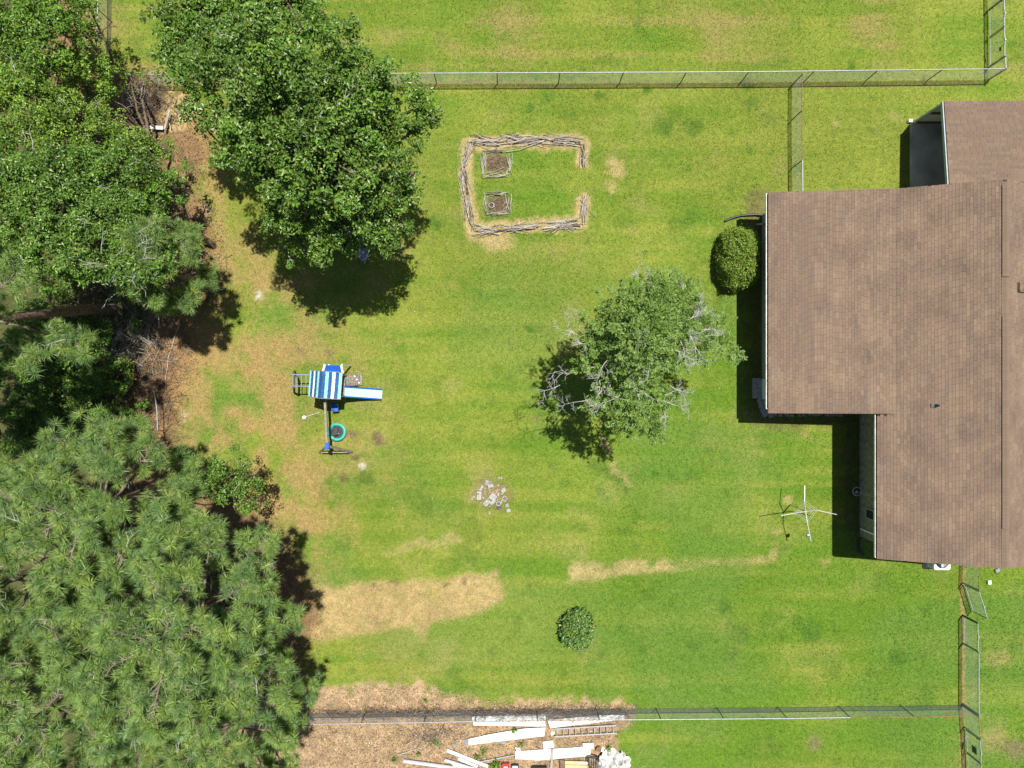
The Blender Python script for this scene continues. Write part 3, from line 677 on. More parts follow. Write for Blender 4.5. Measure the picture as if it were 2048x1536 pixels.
# the wood on the left
LG = [(.096, .195, .018), (.130, .232, .022), (.172, .270, .030), (.068, .148, .015), (.225, .295, .040)]
DG = [(.076, .160, .018), (.104, .198, .022), (.140, .235, .030), (.054, .118, .015), (.24, .32, .09)]
broadleaf('broadleaf_tree', 'leafy tree in the far upper left corner beyond the wire fence', 'tree', (-18.4, 14.5),
    [(40, 50, 7, 2.0), (130, 30, 6, 1.5), (90, 80, 6.8, 1.7), (30, 130, 7, 1.8), (165, 55, 4.5, .9), (150, 95, 4.8, 1.0), (-30, 60, 7, 2.0), (60, -40, 6.5, 1.8), (150, -30, 5, 1.3)], 21, cols=LG, weights=(4, 4, 1.5, 4, .5), leaf=(.08, .14), dens=95)
broadleaf('broadleaf_tree', 'light green bushy tree at the lower end of the upper left wire fence', 'tree', (-17.2, 11.6),
    [(110, 170, 6.2, 1.6), (170, 150, 5, 1.2), (60, 220, 7, 1.8), (200, 190, 4, 1.1), (150, 225, 5, 1.4), (225, 155, 3.4, .8), (10, 200, 7, 1.7), (250, 140, 2.6, .5), (262, 165, 2.4, .5)], 22, cols=LG, weights=(2, 4, 3, 1.5, 1.5), leaf=(.07, .13), dens=95, twigs=8)
broadleaf('broadleaf_tree', 'yellowish green shrubby tree left of the brush and mulch heap', 'tree', (-16.2, 9.6),
    [(190, 275, 5.4, 1.5), (250, 300, 4.6, 1.2), (300, 305, 3.8, 1.0), (120, 290, 6.4, 1.6), (340, 300, 3.2, .65), (60, 300, 7, 1.6), (230, 245, 4.2, .8), (0, 280, 7, 1.6), (170, 240, 4.6, .9)], 23, cols=LG, weights=(2, 3, 4, 1, 2), leaf=(.07, .13), dens=95, twigs=10)
broadleaf('broadleaf_tree', 'dark green dense tree at the wood edge above the long pine sprays', 'tree', (-14.9, 6.9),
    [(230, 360, 6.4, 1.7), (310, 360, 5, 1.2), (355, 345, 4, .75), (160, 380, 7.4, 1.9), (290, 420, 6, 1.4), (340, 400, 4.8, .8), (220, 440, 7.4, 1.6), (90, 370, 8, 1.8), (20, 360, 8, 1.8), (375, 330, 3.4, .4)], 24, cols=DG, weights=(4, 4, 2, 2, .3), leaf=(.08, .14), dens=95, twigs=10)
broadleaf('broadleaf_tree', 'glossy dark tree with pale leaf sprays at the left picture edge', 'tree', (-15.6, 5.2),
    [(110, 440, 8.2, 1.9), (40, 450, 8.6, 1.9), (190, 490, 7.8, 1.7), (120, 520, 8.2, 1.5), (260, 500, 7, 1.2), (60, 510, 8.5, 1.4), (215, 540, 8.8, .9), (150, 535, 9, .9), (270, 525, 8.6, 1.0), (310, 535, 8.2, .9), (300, 480, 7.6, 1.1), (262, 572, 8.2, .6), (-20, 430, 8.8, 1.9)], 25, cols=DG, weights=(4, 4, 2, 2, 1.6), leaf=(.09, .18), elong=.42, dens=95, twigs=14)
broadleaf('understory_shrub', 'shaded dark green undergrowth between the two pines on the left', 'shrub', (-20.5, .6),
    [(90, 660, 2.2, 1.5), (150, 680, 2, 1.3), (200, 745, 1.6, 1.2), (110, 760, 2, 1.6), (50, 740, 2.4, 1.5), (180, 810, 1.6, 1.3), (250, 800, 1.2, .8), (90, 850, 2, 1.5), (280, 830, 1, .6), (20, 850, 2.2, 1.5), (240, 745, 1, .6)], 26, cols=DG, weights=(4, 3, 1.5, 4, 0), leaf=(.08, .15), dens=120, trunk=.06, stems=3)
broadleaf('understory_shrub', 'low green ivy around the foot of the leaning pine trunk', 'shrub', (-20.2, 5.4),
    [(100, 640, 1.2, .8), (170, 655, .9, .7), (40, 640, 1.4, .9), (250, 575, 1.6, .8), (310, 590, 1.4, .7), (180, 560, 1.4, .8), (100, 560, 1.6, .9), (270, 645, .8, .5)], 27, cols=DG, weights=(4, 3, 1, 4, 0), leaf=(.08, .14), dens=120, trunk=.06, stems=3)
broadleaf('understory_shrub', 'leafy green shrub at the right tip of the pine stand', 'shrub', (-12.4, -4.4),
    [(455, 950, 5.2, .95), (420, 925, 5.4, .8), (492, 982, 4.6, .75), (520, 1005, 3.8, .4), (470, 1000, 5, .8), (415, 960, 5.4, .8), (440, 985, 5, .8)], 28, cols=DG, weights=(3, 4, 3, 2, .3), leaf=(.07, .13), dens=95, trunk=.07, stems=3, clump=.36)
broadleaf('understory_shrub', 'small orange-brown autumn-coloured shrub beside the brush heap', 'shrub', (-18.0, 1.2),
    [(268, 730, 1.3, .45), (280, 745, 1.0, .4), (262, 760, .9, .4), (290, 720, .9, .3)], 29, cols=[(.30, .15, .035), (.22, .15, .03), (.14, .15, .03), (.33, .12, .03)], weights=(3, 3, 2, 1), leaf=(.05, .10), dens=60, trunk=.03, clump=.25)
broadleaf('understory_shrub', 'reddish brown half-dead shrub at the end of the north fence', 'shrub', (-18.8, 14.3),
    [(255, 190, 1.6, .7), (290, 165, 1.4, .55), (235, 215, 1.8, .6), (275, 215, 1.2, .6), (300, 150, 1.2, .4)], 30, cols=[(.20, .13, .04), (.16, .17, .03), (.11, .16, .025), (.22, .12, .05)], weights=(3, 3, 3, 1), leaf=(.05, .10), dens=75, trunk=.04, clump=.3, twigs=20)

# clipped bushes
def bush(label, cx, cy, a, b_, h, seed, n, cols, weights, leaf, square=2.6, gap=.0):
    rs_ = np.random.RandomState(seed); rnd = random.Random(seed)
    t = thing('clipped_bush', (cx, cy, 0), label, 'bush')
    th = rs_.uniform(0, 2 * np.pi, n); u = rs_.uniform(0.0, 1.0, n)
    el = np.arcsin(u ** 1.0)
    sx = np.cos(th) * np.cos(el); sy = np.sin(th) * np.cos(el); sz = np.sin(el)
    k = (np.abs(sx) ** square + np.abs(sy) ** square + np.abs(sz) ** square) ** (-1 / square)
    d = np.stack([sx, sy, sz], -1); lump = 1 + (fbm(np.cos(th) * 2.2 + 9, np.sin(th) * 2.2 + el * 2.5, .8, seed) - .5) * .55 * (1 if square < 2.4 else .6) + (rs_.rand(n) < .03) * rs_.uniform(.04, .16, n)
    rr_ = (rs_.uniform(.62, 1.0, n) ** .35) * lump
    C = np.stack([cx + sx * k * a * rr_, cy + sy * k * b_ * rr_, .12 * h + sz * k * h * .88 * rr_], -1)
    N = d * .45 + rs_.normal(size=(n, 3)) * .75 + np.array([0, 0, .55]); D = rs_.normal(size=(n, 3)) + d
    L = rs_.uniform(*leaf, n); V, F = leaf_quads(C, N, D, L, L * .6)
    np_mesh('foliage', V, F, M['leaf'], t, None, np.repeat(palette(rs_, n, cols, weights), 4, axis=0))
    mb = MB()
    for i in range(6): limb(mb, (cx + rnd.uniform(-.1, .1), cy + rnd.uniform(-.1, .1), -.05), (cx + rnd.uniform(-.6, .6) * a, cy + rnd.uniform(-.6, .6) * b_, h * .7), .04, .012, rnd, .1, 4, 6)
    mb.build('stems', M['bark'], t); return t
p = P(1482, 514, 1.2); bush('clipped oblong evergreen bush against the left house wall', p.x, p.y, 1.0, 1.54, 2.1, 41, 15000, [(.15, .235, .020), (.19, .285, .026), (.105, .185, .016), (.30, .34, .08), (.22, .16, .035)], (4, 4, 4, 1, .5), (.06, .10))
p = P(1156, 1263, .8); bush('round dark green bush standing alone on the lower lawn', p.x, p.y, .90, .98, 1.35, 42, 3000, [(.075, .165, .034), (.105, .205, .040), (.15, .24, .035), (.24, .29, .05), (.16, .26, .14)], (4, 4, 3, 1.2, .8), (.09, .18), 2.0)

# ---- pines: whorls of limbs, side shoots, every shoot ends in a burst of long needles
def burst(rs_, C, A, n, L):
    """needles leaving C around axis A"""
    m = len(C); d = unit(rs_.normal(size=(m, n, 3)) * .72 + A[:, None, :] * .62)
    Ln = L[:, None, None] * rs_.uniform(.75, 1.05, (m, n, 1)); s = C[:, None, :] + d * .02 - A[:, None, :] * rs_.uniform(0, .10, (m, n, 1))
    e = s + d * Ln; e[..., 2] -= .05 * Ln[..., 0] * (1 - d[..., 2])
    side = unit(np.cross(d, np.array([.15, .2, 1.]) + rs_.normal(size=(m, n, 3)) * .45)) * .0115
    V = np.stack([s - side, s + side, e], 2).reshape(-1, 3)
    return V, np.arange(len(V)).reshape(-1, 3)
PINEC = [(.168, .262, .062), (.200, .298, .070), (.136, .230, .070), (.262, .350, .080), (.112, .188, .056)]
def pine(label, base, H, R, seed, lean=(0, 0), low=.42, nb=46, tuft=.37, trunk=.22, skip=None, needles=58, dense=1.0):
    rs_ = np.random.RandomState(seed); rnd = random.Random(seed)
    t = thing('pine_tree', (base[0], base[1], 0), label, 'tree', 'pines at the left edge')
    ax = lambda h: Vector((base[0] + lean[0] * (h / H) ** 1.2, base[1] + lean[1] * (h / H) ** 1.2, h))
    mb = MB(); mb.tube([ax(H * i / 10) - Vector((0, 0, .1 if i == 0 else 0)) for i in range(11)], [trunk * (1 - .88 * i / 10) + .02 for i in range(11)], 12); mb.build('trunk', M['bark'], t)
    limbs = MB(); twig = MB(); tips = []; axes = []
    for k in range(nb):
        f = (k + rnd.random()) / nb; h = H * (low + (1 - low) * f * .98)
        prof = math.sin(min(1, (1 - f) * 1.25 + .18) * math.pi * .5) ** .8
        Lb = R * prof * rnd.uniform(.72, 1.08); a = k * 2.399 + rnd.uniform(-.35, .35)
        d = Vector((math.cos(a), math.sin(a), 0)); p0 = ax(h - .12 * Lb)
        rise = (.16 + .5 * f) * Lb; pts = []
        for i in range(7):
            q = i / 6; pts.append(p0 + d * Lb * q + Vector((0, 0, rise * q ** 1.6)) + Vector((rnd.uniform(-1, 1), rnd.uniform(-1, 1), rnd.uniform(-.5, .5))) * .05 * Lb * q)
        if skip and skip(pts[-1]): continue
        limbs.tube(pts, [(.016 + .010 * Lb) * (1 - .8 * i / 6) + .008 for i in range(7)], 6)
        ns = int((7 + Lb * 6.0) * dense * (1.3 if f > .75 else 1))
        for j in range(ns):
            q = (.12 if f > .8 else .46) + (.88 if f > .8 else .54) * ((j + rnd.random()) / ns) ** .8; i = min(5, int(q * 6)); c = pts[i].lerp(pts[i + 1], q * 6 - i)
            sa = a + rnd.choice((-1, 1)) * rnd.uniform(.5, 1.25); sl = rnd.uniform(.25, .85) * (1.15 - .55 * q) * min(1.2, .4 + Lb * .3)
            e = c + Vector((math.cos(sa), math.sin(sa), rnd.uniform(.05, .75))) * sl
            if rnd.random() < .75: twig.tube([c, c.lerp(e, .5) + Vector((0, 0, -.03)), e], [.014, .010, .007], 4, cap=False)
            A = (e - c).normalized() * .7 + Vector((0, 0, .75)); tips.append(e); axes.append(A.normalized())
            if rnd.random() < .5:
                e2 = e + Vector((rnd.uniform(-1, 1), rnd.uniform(-1, 1), rnd.uniform(-.25, .35))) * .3; tips.append(e2); axes.append((A + Vector((rnd.uniform(-.4, .4), rnd.uniform(-.4, .4), 0))).normalized())
        tips.append(pts[-1]); axes.append((d * .7 + Vector((0, 0, .7))).normalized())
    for k in range(16):
        a = k * 2.4; tips.append(ax(H - .1 - .05 * k) + Vector((math.cos(a), math.sin(a), 0)) * (.06 + .045 * k)); axes.append(Vector((math.cos(a) * .5, math.sin(a) * .5, 1)).normalized())
    tag(limbs.build('branches', M['pinelimb'], t), kind='stuff')
    tag(twig.build('twigs', M['pinebranch'], t), kind='stuff')
    Cn = np.array(tips); A = np.array(axes); m = len(Cn)
    V, F = burst(rs_, Cn, A, needles, rs_.uniform(tuft * .75, tuft * 1.12, m))
    base_c = palette(rs_, m, PINEC, (4, 4, 3, 1.5, 2), .16)
    col = np.repeat(np.repeat(base_c, needles, axis=0) * rs_.uniform(.8, 1.25, (m * needles, 1)), 3, axis=0)
    np_mesh('needles', V, F, M['needle'], t, None, col)
    mb = MB()
    for k in range(14):
        a = rnd.uniform(0, 6.28); p = Vector(rnd.choice(tips)); dead_spray(mb, p + Vector((0, 0, .05)), (math.cos(a), math.sin(a), .1), rnd.uniform(.4, .8), .014, rnd, 1)
    tag(mb.build('dead_twigs', M['deadwood'], t), kind='stuff')
    # cones
    mb = MB()
    for k in range(int(nb * .5)):
        p = Vector(rnd.choice(tips)); mb.lathe(p + Vector((rnd.uniform(-.15, .15), rnd.uniform(-.15, .15), -.06)), [(.008, 0), (.035, .03), (.04, .06), (.02, .10), (0, .12)], 7)
    tag(mb.build('cones', M['cone'], t), kind='stuff')
    return t
M['pinebranch'] = plain('pale_pine_branch', (0.34, 0.28, 0.23), 0.9, var=0.25, scale=6)
M['pinelimb'] = plain('brown_pine_limb', (0.19, 0.145, 0.11), 0.95, var=0.3, scale=6)
M['cone'] = plain('pine_cone', (0.30, 0.19, 0.10), 0.9, var=0.2)
pine('tall pine rising out of the lower left wood beside the dry rectangle of lawn', (-11.6, -8.2), 12.8, 3.5, 51, (0.0, -.3), .60, 36)
pine('broad pine at the top of the lower left stand below the dark undergrowth', (-15.3, -4.4), 11.4, 3.4, 52, (-.2, -.2), .55, 36)
pine('pine in the bottom left corner of the picture', (-16.0, -11.2), 12.4, 4.1, 53, (0, 0), .42, 42)
pine('low spreading pine overhanging the bottom fence', (-11.3, -13.6), 8.8, 2.8, 54, (.2, -.5), .38, 32)
pine('pine between the corner pine and the one overhanging the lawn', (-13.0, -10.4), 11.0, 3.4, 58, (0, 0), .58, 30)
pine('pine behind the stand at the left picture edge, low on the page', (-18.6, -7.2), 11.5, 3.4, 57, (0, 0), .42, 30)
pine('pine at the left picture edge whose leaning trunk shows from the base', (-19.9, 3.75), 14.5, 3.7, 55, (-.4, -2.6), .58, 30, trunk=.27)
pine('small pine at the wood edge reaching over the tan path', (-14.9, 4.7), 8.8, 1.8, 56, (.5, .3), .5, 20, trunk=.15, skip=lambda q: q.x < -14.6 and q.y > 4)

# ---- cedar with dead grey sprays on the right of the lawn
CED = [(.140, .235, .044), (.178, .280, .054), (.104, .185, .036), (.230, .320, .068), (.160, .250, .028)]
VINE = [(.105, .205, .018), (.14, .245, .024), (.075, .155, .016)]
def cedar():
    rs_ = np.random.RandomState(61); rnd = random.Random(61)
    t = thing('cedar_tree', (4.9, 1.0, 0), 'ragged blue-green cedar with bare grey branches in the middle right of the lawn', 'tree')
    mb = MB(); limb(mb, (4.9, 1.0, -.1), (4.9, 1.15, 7.6), .2, .05, rnd, .02, 8, 10); mb.build('trunk', M['bark'], t)
    ends = [(1290, 605, 7.2, 1.05), (1345, 590, 6.4, .8), (1380, 615, 6, .8), (1240, 625, 7, .95), (1205, 650, 6.6, .75), (1300, 650, 7.8, 1.05), (1350, 660, 6.8, .8), (1430, 650, 5.0, .5), (1405, 690, 5.6, .65), (1450, 690, 4.8, .42), (1474, 712, 4.4, .2), (1270, 680, 8.2, .8), (1180, 690, 6.4, .5), (1165, 735, 6.0, .28),
            (1225, 735, 6.6, .55), (1280, 740, 7.2, .75), (1340, 720, 6.4, .65), (1222, 800, 6.2, .4), (1265, 800, 6.6, .65), (1300, 835, 6.2, .65), (1265, 855, 5.8, .5), (1310, 868, 5.4, .35), (1330, 790, 6, .5), (1185, 812, 5.8, .28), (1240, 830, 6, .45), (1360, 640, 6.6, .7), (1310, 575, 6.4, .5), (1395, 650, 5.8, .6)]
    mb = MB(); lobes = []
    for (px, py, h, r) in ends:
        h += 1.3; p = P(px, py, h); lobes.append((p.x, p.y, p.z, r)); s = Vector((4.9, 1.05, max(1.2, h * rnd.uniform(.55, .9)))); limb(mb, s, p, .05, .014, rnd, .08, 6, 5)
    mb.build('branches', M['deadwood'], t)
    VS, FS, CS, nv = [], [], [], 0
    for (x, y, z, r) in lobes:
        m = int(42 * (r / .6) ** 2) + 10
        e = unit(rs_.normal(size=(m, 3)) + np.array([0, 0, .3])); q0 = np.array([x, y, z]) + e * r * rs_.uniform(.3, 1.05, (m, 1)) * (1 + .6 * (rs_.rand(m, 1) < .16)) * np.array([1, 1, .7])
        # every spray: a flat feather of scale-leaf shoots
        for k in range(m):
            nn = 26; dirv = unit((q0[k] - np.array([x, y, z - .3 * r])) + rs_.normal(size=3) * .25); sidev = unit(np.cross(dirv, np.array([0, 0, 1.]) + rs_.normal(size=3) * .35))
            s = rs_.uniform(0, .34, nn); sg = rs_.choice([-1, 1], nn); w = rs_.uniform(.02, .14, nn) * (1.2 - s / .34)
            C = q0[k] + dirv * s[:, None] + sidev * (sg * w)[:, None] + rs_.normal(size=(nn, 3)) * .02
            D = dirv + sidev * sg[:, None] * .8 + rs_.normal(size=(nn, 3)) * .2; N = np.cross(dirv, sidev); N = (N if N[2] > 0 else -N) + np.array([0, 0, .35]) + rs_.normal(size=(nn, 3)) * .4
            L = rs_.uniform(.06, .13, nn); V, F = leaf_quads(C, N, D, L * 1.15, L * .42, .1); VS.append(V); FS.append(F + nv); nv += len(V)
            CS.append(np.repeat(palette(rs_, nn, CED, (4, 3, 3, 1, 1), .2), 4, axis=0))
    np_mesh('foliage', np.concatenate(VS), np.concatenate(FS), M['needle'], t, None, np.concatenate(CS))
    # vine leaves grown through the middle
    V, F, C = lobe_leaves(rs_, [(*P(px, py, h)[:2], h, r) for px, py, h, r in [(1230, 690, 5.6, 1.2), (1325, 645, 8.0, .7), (1275, 690, 6.4, 1.2), (1200, 700, 5.2, 1.0), (1300, 660, 7.4, .9), (1240, 760, 5.2, 1.0), (1350, 650, 6.4, .9), (1330, 700, 6.0, .9), (1280, 630, 6.4, 1.0), (1280, 790, 5.6, .8)]], 62, (.07, .12), VINE, (3, 3, 2), .34, .8)
    np_mesh('vine_leaves', V, F, M['leaf'], t, None, C)
    mb = MB()
    for (px, py, h, dx, dy, L) in [(1360, 655, 7.1, 1, -.1, 1.1), (1375, 665, 7.0, .6, -.9, 1.2), (1350, 650, 7.1, 1, .6, 1.2), (1380, 640, 6.9, 1, .9, .9), (1360, 680, 6.9, .2, -1, 1.0), (1165, 665, 6.6, -.7, .8, 1.0), (1155, 670, 6.4, -1, .3, .8), (1215, 720, 6.9, -.5, -.9, 1.2), (1200, 760, 6.6, -.3, -1, .7),
                                   (1120, 770, 6.2, -.9, -.6, 1.0), (1150, 745, 6.2, -1, 0, 1.0), (1175, 800, 6.3, -1, -.2, 1.2), (1200, 805, 6.3, -.9, -.4, 1.0), (1280, 760, 7.2, 0, -1, .8), (1320, 800, 6.5, .8, -.1, 1.0), (1330, 790, 6.5, 1, .2, .9), (1330, 820, 6.3, -.1, -1, .8), (1310, 580, 7.0, -.3, 1, .8), (1290, 570, 7, -.6, 1, .7), (1365, 585, 6.6, .3, 1, .6),
                                   (1340, 770, 6.8, .6, -.6, .8), (1300, 730, 7.6, -.4, -.8, .9), (1180, 690, 6.8, -.9, .1, .9), (1270, 700, 8.4, .2, 1, .7), (1400, 660, 6.4, 1, .1, .8), (1240, 790, 6.8, -.7, -.7, .9), (1350, 700, 6.9, .9, -.5, .9)]:
        h += 1.2; dead_spray(mb, P(px, py, h), (dx, dy, .15), L * .85, .016, rnd, 3)
    mb.build('dead_branches', M['deadwood'], t)
cedar()

# ------------------------------------------------------------------ chain link fences
FH = 1.2
def G(px, py, h=FH):
    """ground point below a rail seen at this pixel"""
    p = P(px, py, h); return Vector((p.x, p.y, 0))
def chain_mesh(mb, a, b_, z0=.05, z1=FH - .02, pitch=.062, r=.0026):
    a = Vector(a); b_ = Vector(b_); d = b_ - a; L = d.length; d.normalize(); H = z1 - z0
    for s in (-1, 1):
        u = -H
        while u < L:
            # a wire climbing at 45 degrees, clipped to the panel
            u0, u1 = u, u + H; t0 = max(0, -u0 / H) if s > 0 else max(0, -u0 / H); t1 = min(1, (L - u0) / H)
            if t1 - t0 > .02:
                pa = a + d * (u0 + H * t0); pb = a + d * (u0 + H * t1)
                za = z0 + H * t0 if s > 0 else z1 - H * t0; zb = z0 + H * t1 if s > 0 else z1 - H * t1
                pa = Vector((pa.x, pa.y, za)); pb = Vector((pb.x, pb.y, zb)); ax_ = (pb - pa).normalized()
                n1_ = ax_.cross(Vector((d.y, -d.x, 0))).normalized() * r; n2_ = Vector((d.y, -d.x, 0)) * r
                mb.add([pa + n1_, pa - n1_ * .5 + n2_ * .87, pa - n1_ * .5 - n2_ * .87, pb + n1_, pb - n1_ * .5 + n2_ * .87, pb - n1_ * .5 - n2_ * .87], [(0, 1, 4, 3), (1, 2, 5, 4), (2, 0, 3, 5)])
            u += pitch * 1.414
def fence(label, pts, group='chain link fences', rail='galv', terminals=(), mesh=True, rails=None, wire='wire', pitch=.062, wr=.0026):
    c = sum(pts, Vector()) / len(pts); t = thing('chain_link_fence', (c.x, c.y, 0), label, 'fence', group)
    for i, p in enumerate(pts):
        big = i in terminals
        mb = MB(); mb.tube([p + Vector((0, 0, -.1)), p + Vector((0, 0, FH + (.05 if big else -.03)))], .036 if big else .025, 8)
        if big: mb.lathe(p + Vector((0, 0, FH + .05)), [(.04, 0), (.036, .025), (.0, .05)], 8)
        mb.build('post', M['post'] if not big else M['galv'], t)
    for i in range(len(pts) - 1):
        mat = rails[i] if rails else rail
        if mat:
            mb = MB(); mb.tube([pts[i] + Vector((0, 0, FH)), pts[i].lerp(pts[i + 1], .5) + Vector((0, 0, FH - .006)), pts[i + 1] + Vector((0, 0, FH))], .024 if mat == 'galv' else .014, 7); mb.build('top_rail', M[mat], t)
    if mesh:
        mb = MB()
        for i in range(len(pts) - 1): chain_mesh(mb, pts[i], pts[i + 1], pitch=pitch, r=wr)
        tag(mb.build('chain_link_mesh', M[wire], t), kind='stuff')
    return t
def gate(label, a, b_, hh=1.15, sign=None, latch=True, group='wire gates'):
    a = Vector(a); b_ = Vector(b_); t = thing('wire_gate', ((a.x + b_.x) / 2, (a.y + b_.y) / 2, 0), label, 'gate', group); r = .021
    z0 = .09
    A0, A1, B0, B1 = [Vector((q.x, q.y, z)) for q in (a, b_) for z in (z0, hh)]
    A0, A1, B0, B1 = Vector((a.x, a.y, z0)), Vector((a.x, a.y, hh)), Vector((b_.x, b_.y, z0)), Vector((b_.x, b_.y, hh))
    mb = MB(); mb.tube([A0, A1], r, 8); mb.tube([B0, B1], r, 8); mb.build('stile', M['post'], t)
    mb = MB(); mb.tube([A0, B0], r, 8); mb.build('bottom_rail', M['galv'], t)
    mb = MB(); mb.tube([A1, B1], r, 8); mb.build('top_rail', M['galv'], t)
    mb = MB(); chain_mesh(mb, a, b_, z0, hh); tag(mb.build('chain_link_mesh', M['wire'], t), kind='stuff')
    if latch:
        m = A1.lerp(B1, .55); d = (B1 - A1).normalized(); mb = MB(); mb.tube([m - d * .2 + Vector((0, 0, .02)), m + d * .15 + Vector((0, 0, .03))], .022, 6); mb.obox(m + Vector((0, 0, .05)), (.03, .03, .03)); mb.build('latch', M['galv'], t)
    for z in (.3, .95):
        mb = MB(); mb.obox(Vector((a.x, a.y, z)), (.03, .03, .04)); mb.build('hinge', M['post'], t)
    if sign:
        f0, f1, zz0, zz1, mat = sign; d = b_ - a; nrm = Vector((d.y, -d.x, 0)).normalized() * .012
        q0 = a + d * f0; q1 = a + d * f1; mb = MB()
        mb.hexa([Vector((q0.x, q0.y, zz0)) + nrm, Vector((q1.x, q1.y, zz0)) + nrm, Vector((q1.x, q1.y, zz0)) - nrm, Vector((q0.x, q0.y, zz0)) - nrm,
                 Vector((q0.x, q0.y, zz1)) + nrm, Vector((q1.x, q1.y, zz1)) + nrm, Vector((q1.x, q1.y, zz1)) - nrm, Vector((q0.x, q0.y, zz1)) - nrm]); mb.build('sign_plate', M[mat], t)
    return t
M['greenplate'] = plain('dark_green_plate', (0.03, 0.07, 0.045), 0.5)
# north fence
xs = [288, 362, 488, 615, 741, 868, 994, 1120, 1247, 1373, 1498, 1629, 1756, 1885, 2012]
pts = [G(x, 149 - (x - 288) * .0046 if x < 1500 else 143.5 - (x - 1500) * .012) for x in xs]
fence('long wire fence crossing the top of the picture between the two lawns', pts, terminals=(14,))
# cross fence down to the house
a = G(1605, 148); b_ = G(1606, 385)
cf = [a, G(1604, 221), G(1605, 320), G(1606, 405)]
fence('short wire fence from the north fence down to the house roof', cf, terminals=(0,), rails=['rust', 'rust', 'galv'])
# northeast corner run with double gate
NE = G(2012, 138)
fence('short wire fence piece at the upper right corner below the double gate', [NE, G(2011, 113)], terminals=(0, 1), rails=['galv'])
gate('lower leaf of the wire double gate at the upper right corner', G(2011, 111), G(2010.5, 54), sign=(.28, .42, .78, .92, 'brownwood'))
gate('upper leaf of the wire double gate at the upper right corner', G(2010, -4), G(2010.5, 51))
fence('wire fence running off the top right edge above the double gate', [G(2010, -6), G(2009, -120)], terminals=(0,))
# fence piece at the upper left
fence('wire fence piece running down the upper left beside the trees', [G(196, -110), G(195, -40), G(195, 18), G(192, 124)], terminals=(3,))
# south fence
xs = [470, 596, 722, 848, 951, 1075, 1199, 1322, 1448, 1574, 1700, 1829, 1957]
ys = [1450, 1449, 1447, 1445, 1443, 1442, 1440, 1439, 1438, 1437, 1435, 1434, 1432]
pts = [G(x, y) for x, y in zip(xs, ys)]
fence('wire fence along the bottom of the lawn with its shadow hatching the grass', pts, terminals=(12,), rails=['galv'] * 4 + ['rust', 'rust', 'galv', 'galv', 'galv', 'galv', 'rust', 'rust'], pitch=.075, wr=.004)
# east fence with open gate
E0 = G(1961, 1100); E1 = G(1958, 1180); E2 = G(1957, 1246); E3 = G(1958, 1305); E4 = G(1958, 1430)
fence('short wire fence from the house wall to the open gate', [E0, E1], terminals=(1,), rails=['rust'])
gate('wire gate standing ajar just below the house', E1 + Vector((.04, -.09, 0)), G(1976, 1238), latch=True)
fence('gate post fence between the ajar gate and the closed gate', [E2, E2 + Vector((0, -.05, 0))], rails=[None], mesh=False)
gate('closed wire gate below the one standing ajar', E3 + Vector((0, .03, 0)), E2 + Vector((0, -.06, 0)))
fence('wire fence on the right between the closed gate and the bottom fence', [E3, E4], terminals=(0, 1))
fence('short wire fence below the lower right fence corner', [E4 + Vector((0, -.12, 0)), G(1961, 1478)], terminals=(1,), rails=['rust'])
gate('wire gate with dark green plate at the bottom right edge', G(1962, 1482), G(1963.5, 1528), sign=(.48, .78, .5, .85, 'greenplate'))
gate('wire gate cut by the bottom right edge of the picture', G(1966, 1600), G(1964, 1531))
# remains of the fence in the wood
for lab, q in (('bent grey fence rail in the litter left of the swing set', [P(307, 783, 1.1), P(311, 800, 1.08), P(314, 825, 1.0), P(315, 862, .95)]), ('short piece of grey fence rail under the small pine', [P(317, 628, 1.0), P(318, 656, 1.0)])):
    mb = MB(); mb.tube(q, .026, 7); c = q[0]; t = thing('loose_fence_rail', (c.x, c.y, 0), lab, 'rail'); mb.build('rail', M['galv'], t)
    for e in (q[0], q[-1]): mb = MB(); mb.tube([(e.x, e.y, -.05), (e.x, e.y, e.z)], .024, 7); mb.build('post', M['post'], t)

# ------------------------------------------------------------------ play set
M['blue'] = plain('blue_fabric', (0.025, 0.10, 0.27), 0.6, var=0.15); M['aqua'] = plain('aqua_fabric', (0.30, 0.66, 0.60), 0.6, var=0.08); M['canvas'] = plain('white_fabric', (0.80, 0.80, 0.80), 0.6, var=0.05)
M['blueplastic'] = plain('blue_plastic', (0.015, 0.10, 0.42), 0.35, var=0.1); M['slidebed'] = plain('pale_slide_plastic', (0.42, 0.62, 0.68), 0.3, var=0.03)
M['playwood'] = plain('grey_play_wood', (0.26, 0.215, 0.165), 0.85, var=0.2, scale=9); M['darkwood'] = plain('dark_play_wood', (0.09, 0.075, 0.06), 0.9, var=0.2)
M['teal'] = plain('teal_pad', (0.02, 0.32, 0.25), 0.45, var=0.1); M['mat'] = plain('black_jump_mat', (0.028, 0.028, 0.03), 0.7, var=0.1); M['lilac'] = plain('grey_lilac_metal', (0.24, 0.25, 0.36), 0.5, 0.2, 0.1)
O2 = Vector((-8.645, -.03, 0)); TH = math.radians(-4.5)
def LP(x, y, z): return O2 + Vector((x * math.cos(TH) - y * math.sin(TH), x * math.sin(TH) + y * math.cos(TH), z))
ps = thing('swing_set', (O2.x, O2.y, 0), 'wooden play tower with blue striped canopy, pale slide and swing beam', 'swing set')
for sx in (-.6, .6):
    for sy in (-.5, .5):
        mb = MB(); mb.bar(LP(sx, sy, -.05), LP(sx, sy, 2.55), .085, .085); mb.build('tower_post', M['playwood'], ps)
mb = MB()
for k in range(8): mb.bar(LP(-.62, -.49 + k * .14, 1.35), LP(.62, -.49 + k * .14, 1.35), .125, .03)
mb.build('deck', M['playwood'], ps)
